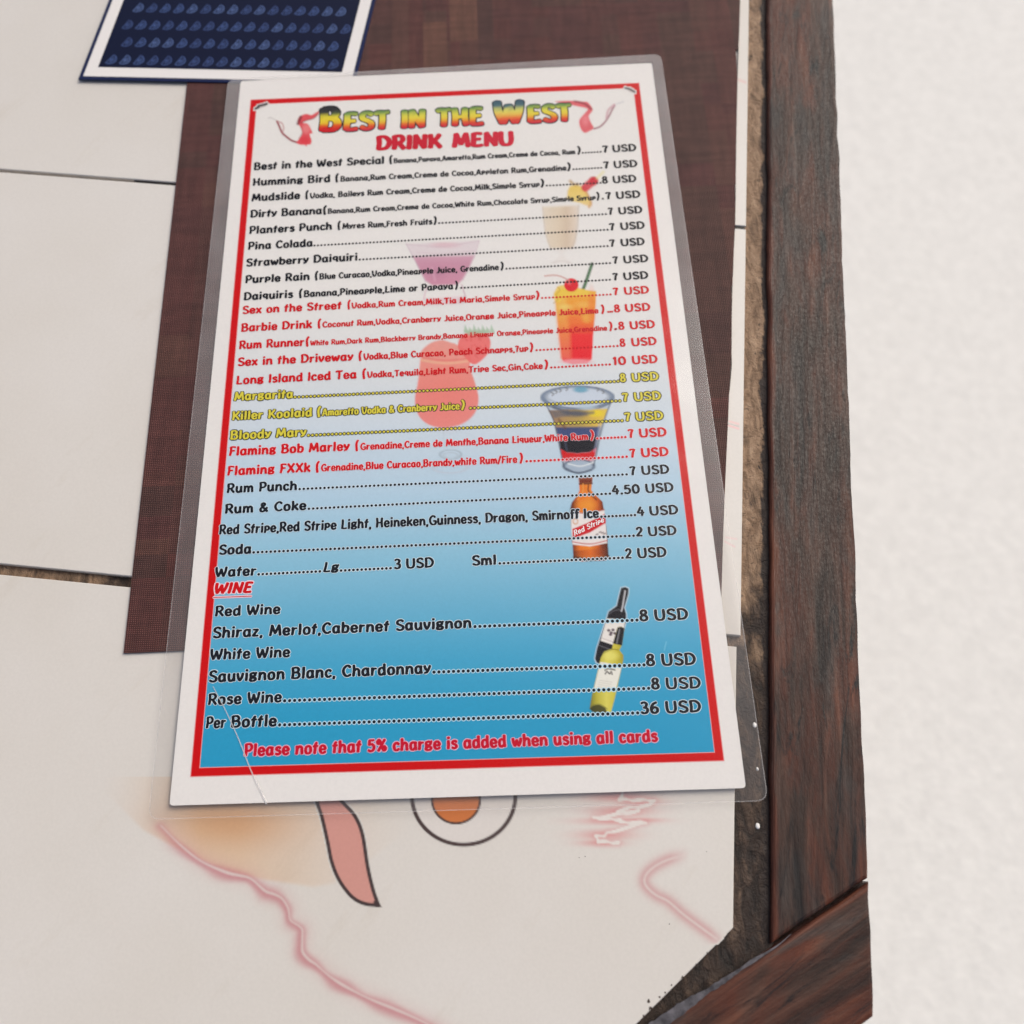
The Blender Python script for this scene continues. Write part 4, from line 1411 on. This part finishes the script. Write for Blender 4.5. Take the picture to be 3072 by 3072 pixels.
c.build('corner_scuff', M_INK, menu, ZPIC + 0.02 * MM)
c = Canvas(1870, 255, 1912, 285, 2.5, bgf)
c.poly([(1874, 263), (1888, 262), (1904, 272), (1906, 280), (1890, 276)], (190, 182, 178), 1, 3)
c.line([(1876, 264), (1890, 268), (1904, 276)], 6, (88, 84, 86), 1, 3)
c.build('corner_scuff', M_INK, menu, ZPIC + 0.02 * MM)

# purple drink in a flared glass, printed faint
q = zm(1100, 640, .2329)
c = Canvas(1205, 705, 1450, 925, 3.5, bgf)
c.poly(q([(510, 395), (1450, 350), (1380, 560), (1240, 860), (1180, 920), (840, 930), (760, 880), (640, 640)]), (205, 192, 197), .75, 8)
m = c.poly(q([(600, 560), (1390, 545), (1320, 700), (1235, 850), (1170, 915), (850, 928), (760, 870), (670, 700)]), c.grad((760, (196, 150, 168)), (790, (186, 130, 152)), (860, (190, 124, 148))), .9, 7)
c.ell(1335, 735, 40, 8, (206, 168, 176), .6, 8)
c.ell(1310, 820, 26, 20, (170, 118, 142), .35, 20)
c.line(q([(510, 395), (640, 640), (760, 880)]), 3, (176, 150, 170), .5)
c.line(q([(1450, 350), (1380, 560), (1240, 860)]), 3, (190, 160, 176), .5)
c.line(q([(770, 950), (735, 1110)]), 4, (200, 165, 178), .7)
c.line(q([(1225, 920), (1275, 1080)]), 4, (184, 150, 164), .7)
c.poly(q([(740, 1100), (1270, 1065), (1240, 1160), (780, 1185)]), (208, 172, 182), .55, 10)
c.line(q([(515, 398), (980, 430), (1445, 352)]), 3, (190, 168, 178), .5, 4)
c.line(q([(640, 500), (1000, 520), (1380, 480)]), 3, (196, 176, 184), .5, 4)
c.line(q([(840, 700), (880, 860)]), 6, (206, 166, 184), .5, 6)
c.build('purple_cocktail_picture', M_INK, menu, ZPIC)

# creamy drink with pineapple and cherry, printed faint
q = zm(1540, 460, .2329)
c = Canvas(1615, 510, 1825, 790, 3.5, bgf)
body = q([(378, 690), (845, 670), (835, 830), (820, 1000), (800, 1150), (760, 1225), (480, 1225), (440, 1130), (410, 1000), (390, 830)])
c.poly(body, c.grad((1628, (209, 197, 178)), (1675, (204, 188, 164)), (1700, (196, 176, 152)), (1722, (206, 190, 172)), (1735, (206, 196, 184)), axis='x'), .9, 9)
c.poly(q([(540, 1225), (700, 1225), (640, 1300), (720, 1400), (520, 1405), (600, 1300)]), (208, 200, 194), .35, 12)
c.poly(q([(690, 590), (700, 480), (730, 420), (800, 410), (900, 425), (950, 520), (1000, 640), (985, 680), (930, 670), (860, 640), (760, 620)]), c.grad((560, (214, 184, 84)), (600, (214, 190, 110)), (620, (214, 184, 130))), .95, 6)
c.line(q([(900, 430), (955, 530), (1000, 640), (975, 690)]), 8, (196, 148, 80), .8, 5)
c.line(q([(735, 360), (780, 400), (830, 400)]), 9, (176, 140, 80), .75, 6)
c.line(q([(930, 440), (990, 390), (1040, 355)]), 25, (196, 54, 66), .95, 6)
c.ell(1540 + 1030 * .2329, 460 + 355 * .2329, 14, 13, (190, 36, 52), .9, 5)
c.line(q([(1080, 320), (1160, 240)]), 8, (214, 206, 140), .6, 6)
c.line(q([(380, 690), (412, 1000), (480, 1225)]), 3, (176, 160, 140), .5, 4)
c.line(q([(842, 670), (820, 1000), (760, 1225)]), 3, (170, 150, 132), .5, 4)
c.ring(1540 + 620 * .2329, 460 + 1415 * .2329, 24, 6, 3, (190, 182, 176), .5, 4)
c.build('creamy_cocktail_picture', M_INK, menu, ZPIC)

# strawberry drink in a curved glass
q = zm(660, 800, .4658)
c = Canvas(1235, 960, 1485, 1435, 3.5, bgf)
body = q([(1290, 600), (1300, 540), (1360, 490), (1430, 473), (1490, 490), (1520, 500), (1610, 560), (1610, 650), (1640, 740), (1665, 850), (1640, 945), (1560, 1012), (1450, 1037), (1350, 1020), (1280, 960), (1255, 860), (1275, 740)])
c.poly(body, c.grad((1020, (214, 140, 128)), (1080, (220, 136, 122)), (1095, (222, 130, 116)), (1180, (222, 118, 108)), (1290, (220, 124, 116))), .93, 5, True)
c.ell(1340, 1185, 60, 80, (226, 122, 110), .35, 60)
c.line(q([(1300, 602), (1400, 618), (1500, 620), (1605, 606)]), 7, (226, 170, 140), .8, 5)
c.line(q([(1310, 585), (1400, 600), (1500, 602), (1600, 590)]), 5, (208, 104, 96), .6, 5)
c.poly(q([(1540, 470), (1580, 430), (1640, 418), (1705, 428), (1742, 480), (1725, 560), (1660, 622), (1620, 625), (1575, 580), (1535, 530)]), (218, 104, 100), .95, 4, True)
for k_ in range(26):
    a_, b_ = random.uniform(0, 6.28), random.random() ** .5
    c.ell(1422 + 36 * b_ * math.cos(a_), 1042 + 38 * b_ * math.sin(a_), 2.4, 3.2, (204, 84, 84), .6, 3)
for k_ in range(7):
    x_ = 1570 + k_ * 28
    c.poly(q([(x_, 425), (x_ + 8, 372 + 14 * (k_ % 2)), (x_ + 34, 428)]), (150, 178, 150), .8, 4)
c.poly(q([(1570, 410), (1740, 405), (1720, 440), (1600, 440)]), (156, 178, 152), .7, 6)
c.line(q([(1440, 1060), (1445, 1160)]), 3, (176, 186, 194), .5)
c.ring(660 + 1485 * .4658, 800 + 1210 * .4658, 32, 14, 3, (150, 165, 176), .75)
c.ring(660 + 1485 * .4658, 800 + 1215 * .4658, 22, 8, 3, (164, 176, 186), .6)
c.ring(660 + 1480 * .4658, 800 + 1290 * .4658, 52, 18, 3, (180, 176, 186), .5, 5)
c.build('strawberry_cocktail_picture', M_INK, menu, ZPIC)

# orange and red drink in a tumbler
q = zm(1500, 800, .4658)
c = Canvas(1625, 785, 1800, 1105, 3, bgf)
c.line([(1747, 874), (1757, 848), (1776, 792)], 9.5, (58, 92, 62), 1, 3)
c.line([(1750, 870), (1762, 838), (1774, 800)], 3, (120, 160, 120), .5, 3)
body = q([(350, 170), (400, 140), (620, 158), (612, 300), (600, 450), (592, 595), (560, 622), (470, 628), (410, 612), (392, 590), (372, 400)])
c.poly(body, c.grad((870, (232, 172, 60)), (900, (234, 150, 50)), (950, (232, 128, 44)), (985, (226, 84, 44)), (1005, (222, 44, 44)), (1070, (216, 26, 40)), (1080, (218, 80, 84))), 1, 4)
c.poly(q([(350, 170), (420, 170), (450, 420), (460, 600), (395, 590), (372, 400)]), c.grad((880, (238, 188, 90)), (980, (236, 150, 70)), (1080, (226, 110, 90))), .65, 14)
c.poly(q([(345, 200), (370, 130), (430, 120), (520, 140), (600, 165), (560, 190), (420, 190), (380, 230)]), (238, 186, 70), .9, 5, True)
for (x_, y_, rx, ry, cl, al) in ((420, 260, 20, 8, (244, 200, 110), .6), (540, 245, 26, 9, (240, 170, 80), .7), (560, 330, 16, 14, (240, 168, 70), .6), (480, 340, 22, 10, (226, 104, 50), .6), (520, 400, 30, 10, (222, 90, 50), .6), (590, 260, 10, 50, (220, 110, 50), .5)):
    c.ell(1500 + x_ * .4658, 800 + y_ * .4658, rx, ry, cl, al, 10)
c.line(q([(352, 190), (375, 400), (398, 600)]), 3, (230, 190, 160), .6)
c.line(q([(345, 235), (372, 210), (362, 180), (385, 150), (370, 130)]), 3, (176, 140, 60), .7)
c.ell(1500 + 490 * .4658, 800 + 612 * .4658, 46, 7, (224, 150, 158), .75, 5)
c.ell(1714, 855, 21.5, 20, (205, 20, 36), 1, 3)
c.ell(1708, 849, 6, 5, (232, 110, 118), .6, 5)
c.line(q([(445, 90), (400, 66), (350, 55), (288, 60)]), 4, (190, 140, 132), .9)
c.build('orange_cocktail_picture', M_INK, menu, ZPIC)

# layered shot glass
c = Canvas(1620, 1150, 1845, 1430, 3, bgf)
c.poly(q([(290, 870), (715, 860), (690, 960), (655, 1090), (620, 1230), (600, 1290), (590, 1310), (430, 1315), (405, 1285), (390, 1200), (355, 1010)]), (168, 180, 192), .9, 4)
c.ell(1500 + 500 * .4658, 800 + 842 * .4658, 104, 34, (188, 198, 210), 1, 4)
c.ring(1500 + 500 * .4658, 800 + 842 * .4658, 103, 33, 6, (104, 120, 142), .95, 3)
c.ring(1500 + 500 * .4658, 800 + 834 * .4658, 94, 25, 3, (150, 160, 172), .8, 3)
c.line(q([(290, 890), (380, 915), (500, 925), (620, 915), (710, 880)]), 5, (92, 104, 122), .8)
c.ell(1500 + 520 * .4658, 800 + 792 * .4658, 22, 9, (72, 144, 170), .8, 6)
for (x_, y_) in ((330, 820), (352, 806), (378, 797), (420, 788), (620, 790), (655, 806)):
    c.line(q([(x_, y_ - 10), (x_ + 16, y_), (x_ + 6, y_ + 10)]), 4, (110, 112, 116), .8)
c.poly(q([(310, 925), (695, 915), (680, 960), (640, 1050), (365, 1055), (345, 990)]), c.grad((1640, (126, 96, 76)), (1680, (160, 126, 76)), (1740, (170, 144, 66)), (1790, (208, 172, 56)), (1830, (226, 190, 60)), axis='x'), .95, 5)
c.poly(q([(330, 930), (440, 925), (450, 960), (350, 975)]), (86, 92, 104), .7, 8)
c.ell(1500 + 490 * .4658, 800 + 945 * .4658, 34, 10, (70, 80, 96), .8, 10)
c.ell(1500 + 620 * .4658, 800 + 945 * .4658, 22, 10, (232, 196, 40), .9, 8)
c.ell(1500 + 560 * .4658, 800 + 905 * .4658, 26, 8, (170, 190, 204), .8, 8)
c.poly(q([(360, 1035), (645, 1030), (630, 1120), (375, 1120)]), (50, 66, 112), .97, 6)
c.poly(q([(376, 1095), (633, 1090), (622, 1170), (580, 1195), (500, 1203), (420, 1198), (388, 1175)]), (16, 18, 28), 1, 5)
c.poly(q([(388, 1172), (430, 1196), (500, 1202), (580, 1194), (622, 1165), (608, 1235), (560, 1252), (450, 1254), (402, 1238)]), (196, 20, 26), 1, 4)
c.ell(1500 + 500 * .4658, 800 + 1243 * .4658, 44, 8, (226, 110, 116), .8, 5)
c.ell(1500 + 508 * .4658, 800 + 1288 * .4658, 46, 20, (156, 172, 188), 1, 4)
c.ring(1500 + 508 * .4658, 800 + 1285 * .4658, 45, 19, 4, (90, 104, 122), .85, 3)
c.line(q([(440, 1270), (520, 1285), (600, 1262)]), 4, (210, 216, 222), .9)
c.line(q([(425, 1300), (500, 1330), (585, 1310)]), 6, (84, 96, 112), .8)
c.line(q([(292, 885), (330, 950), (358, 1040), (392, 1200), (412, 1290)]), 4, (70, 78, 94), .75)
c.line(q([(712, 880), (684, 950), (650, 1060), (622, 1200), (604, 1280)]), 4, (70, 78, 94), .75)
c.line(q([(345, 905), (420, 935), (520, 948), (600, 940)]), 9, (74, 80, 94), .65, 6)
c.line(q([(380, 985), (420, 1040)]), 8, (92, 62, 46), .6, 6)
c.line(q([(640, 1000), (630, 1080), (608, 1190)]), 5, (150, 160, 190), .5, 5)
c.line(q([(415, 1110), (430, 1180)]), 5, (70, 78, 100), .6, 5)
c.build('layered_shot_picture', M_INK, menu, ZPIC)

# beer bottle with its label
c = Canvas(1700, 1425, 1835, 1695, 2.6, bgf)
bot = q([(508, 1360), (595, 1358), (592, 1395), (588, 1440), (620, 1475), (660, 1515), (670, 1570), (690, 1720), (699, 1870), (680, 1892), (520, 1898), (474, 1880), (462, 1720), (452, 1560), (462, 1520), (500, 1470), (512, 1440)])
c.poly(bot, c.grad((1710, (64, 30, 20)), (1722, (128, 56, 22)), (1738, (212, 110, 30)), (1768, (226, 128, 40)), (1792, (190, 88, 26)), (1806, (120, 50, 20)), (1826, (70, 34, 22)), axis='x'), 1, 3)
c.poly(q([(508, 1360), (595, 1358), (594, 1392), (512, 1396)]), (110, 44, 24), 1, 3)
c.line(q([(512, 1400), (592, 1396)]), 5, (70, 30, 20), .9)
c.line(q([(520, 1366), (586, 1364)]), 4, (150, 84, 60), .7)
c.line(q([(535, 1400), (532, 1450), (500, 1500)]), 4, (226, 150, 70), .8)
c.line(q([(570, 1405), (572, 1450), (620, 1500)]), 5, (110, 46, 20), .8)
c.ell(1500 + 556 * .4658, 800 + 1535 * .4658, 28, 15, (236, 146, 46), .6, 14)
c.poly(q([(455, 1580), (560, 1588), (672, 1566), (680, 1650), (690, 1780), (580, 1802), (468, 1790), (460, 1700)]), (222, 212, 209), 1, 3)
c.line(q([(455, 1580), (560, 1588), (672, 1566)]), 3, (160, 60, 50), .8)
c.line(q([(466, 1772), (580, 1786), (690, 1764)]), 3, (178, 60, 60), .9)
c.ring(1500 + 486 * .4658, 800 + 1640 * .4658, 7, 8, 3, (200, 150, 110), .9)
c.poly(q([(466, 1690), (560, 1652), (676, 1592), (682, 1650), (580, 1712), (470, 1752)]), (190, 24, 36), 1, 3)
for (x_, y_) in ((640, 1712), (655, 1716), (620, 1726), (668, 1722)):
    c.line(q([(x_, y_), (x_ + 10, y_ - 4)]), 4, (96, 80, 80), .8)
c.poly(q([(474, 1830), (694, 1812), (698, 1868), (680, 1890), (520, 1896), (474, 1878)]), c.grad((1718, (70, 32, 20)), (1740, (170, 80, 26)), (1772, (206, 100, 30)), (1800, (150, 66, 24)), (1826, (60, 30, 22)), axis='x'), .9, 5)
c.line(q([(480, 1870), (580, 1888), (696, 1866)]), 9, (46, 24, 20), .9)
c.ell(1500 + 590 * .4658, 800 + 1868 * .4658, 40, 4, (190, 110, 50), .5, 5)
beer = c.build('beer_bottle_picture', M_INK, menu, ZPIC)
mb = MB()
run(mb, 'Red Stripe', (1723, 1609), (1813, 1566.5), 19, (232, 224, 222), hw=.075, slant=.3, z=0.075)
mb.build('label_lettering', M_INK, beer)

# two wine bottles
q = zm(1500, 1600, .4658)
c = Canvas(1760, 1755, 1890, 2150, 2.8, bgf)
dark = q([(780, 352), (806, 346), (828, 356), (826, 390), (800, 478), (812, 520), (812, 560), (796, 620), (740, 760), (650, 842), (622, 832), (612, 806), (625, 740), (690, 540), (700, 505), (752, 468), (768, 400)])
c.line(np.vstack([dark, dark[:1]]), 6, (196, 206, 214), .8, 4, curve=False)
c.poly(dark, (26, 26, 31), 1, 3)
c.line(q([(806, 372), (798, 420), (788, 480), (782, 500)]), 5, (196, 196, 200), .8)
c.line(q([(702, 520), (730, 500), (770, 490)]), 3, (90, 90, 98), .7)
c.poly(q([(688, 548), (806, 556), (800, 600), (738, 722), (648, 692)]), (222, 214, 208), 1, 3)
for (x_, y_) in ((700, 625), (716, 640), (728, 622), (740, 644), (712, 652)):
    c.ell(1500 + x_ * .4658, 1600 + y_ * .4658, 5, 4, (64, 40, 60), .9, 3)
c.line(q([(660, 676), (730, 700)]), 2, (150, 130, 130), .6)
c.line(q([(640, 722), (720, 752)]), 3, (96, 96, 100), .7)
white = q([(757, 606), (780, 602), (802, 612), (786, 720), (770, 752), (795, 785), (795, 815), (740, 1060), (716, 1150), (690, 1160), (600, 1150), (577, 1130), (590, 1050), (650, 800), (672, 762), (722, 742), (728, 712)])
c.poly(white, c.grad((1772, (120, 116, 44)), (1790, (176, 168, 60)), (1820, (206, 198, 92)), (1850, (190, 178, 60)), (1872, (150, 140, 50)), axis='x'), 1, 3)
c.poly(q([(757, 606), (780, 602), (802, 612), (786, 722), (727, 710)]), (30, 30, 34), 1, 3)
c.line(q([(770, 620), (752, 708)]), 4, (140, 140, 144), .7)
c.line(q([(670, 770), (722, 748), (760, 750)]), 3, (70, 70, 30), .6)
c.ell(1500 + 715 * .4658, 1600 + 790 * .4658, 20, 13, (220, 212, 112), .7, 12)
c.poly(q([(646, 828), (786, 850), (742, 1022), (606, 996)]), (226, 218, 208), 1, 3)
c.line(q([(676, 882), (700, 872), (740, 880)]), 4, (60, 56, 54), .9)
c.line(q([(678, 905), (690, 890), (706, 905), (716, 890), (722, 908)]), 4, (60, 56, 54), .9)
for k_ in range(4):
    c.line(q([(640 + k_ * -4, 945 + k_ * 14), (720 - k_ * 4, 958 + k_ * 14)]), 2, (186, 178, 172), .7)
c.poly(q([(577, 1130), (600, 1106), (640, 1102), (680, 1122), (692, 1160), (600, 1152)]), (44, 48, 30), .9, 5)
c.line(q([(590, 1110), (640, 1100), (690, 1130)]), 3, (130, 128, 60), .8)
c.build('wine_bottles_picture', M_INK, menu, ZPIC)

# film tape scuffs and a tiny speck
c = Canvas(1980, 1920, 2005, 1955, 2.5, bgf)
c.line([(1999, 1926), (1995, 1940), (1993, 1950)], 3, (120, 190, 214), .8)
c.build('film_scratch', M_INK, menu, ZPIC)
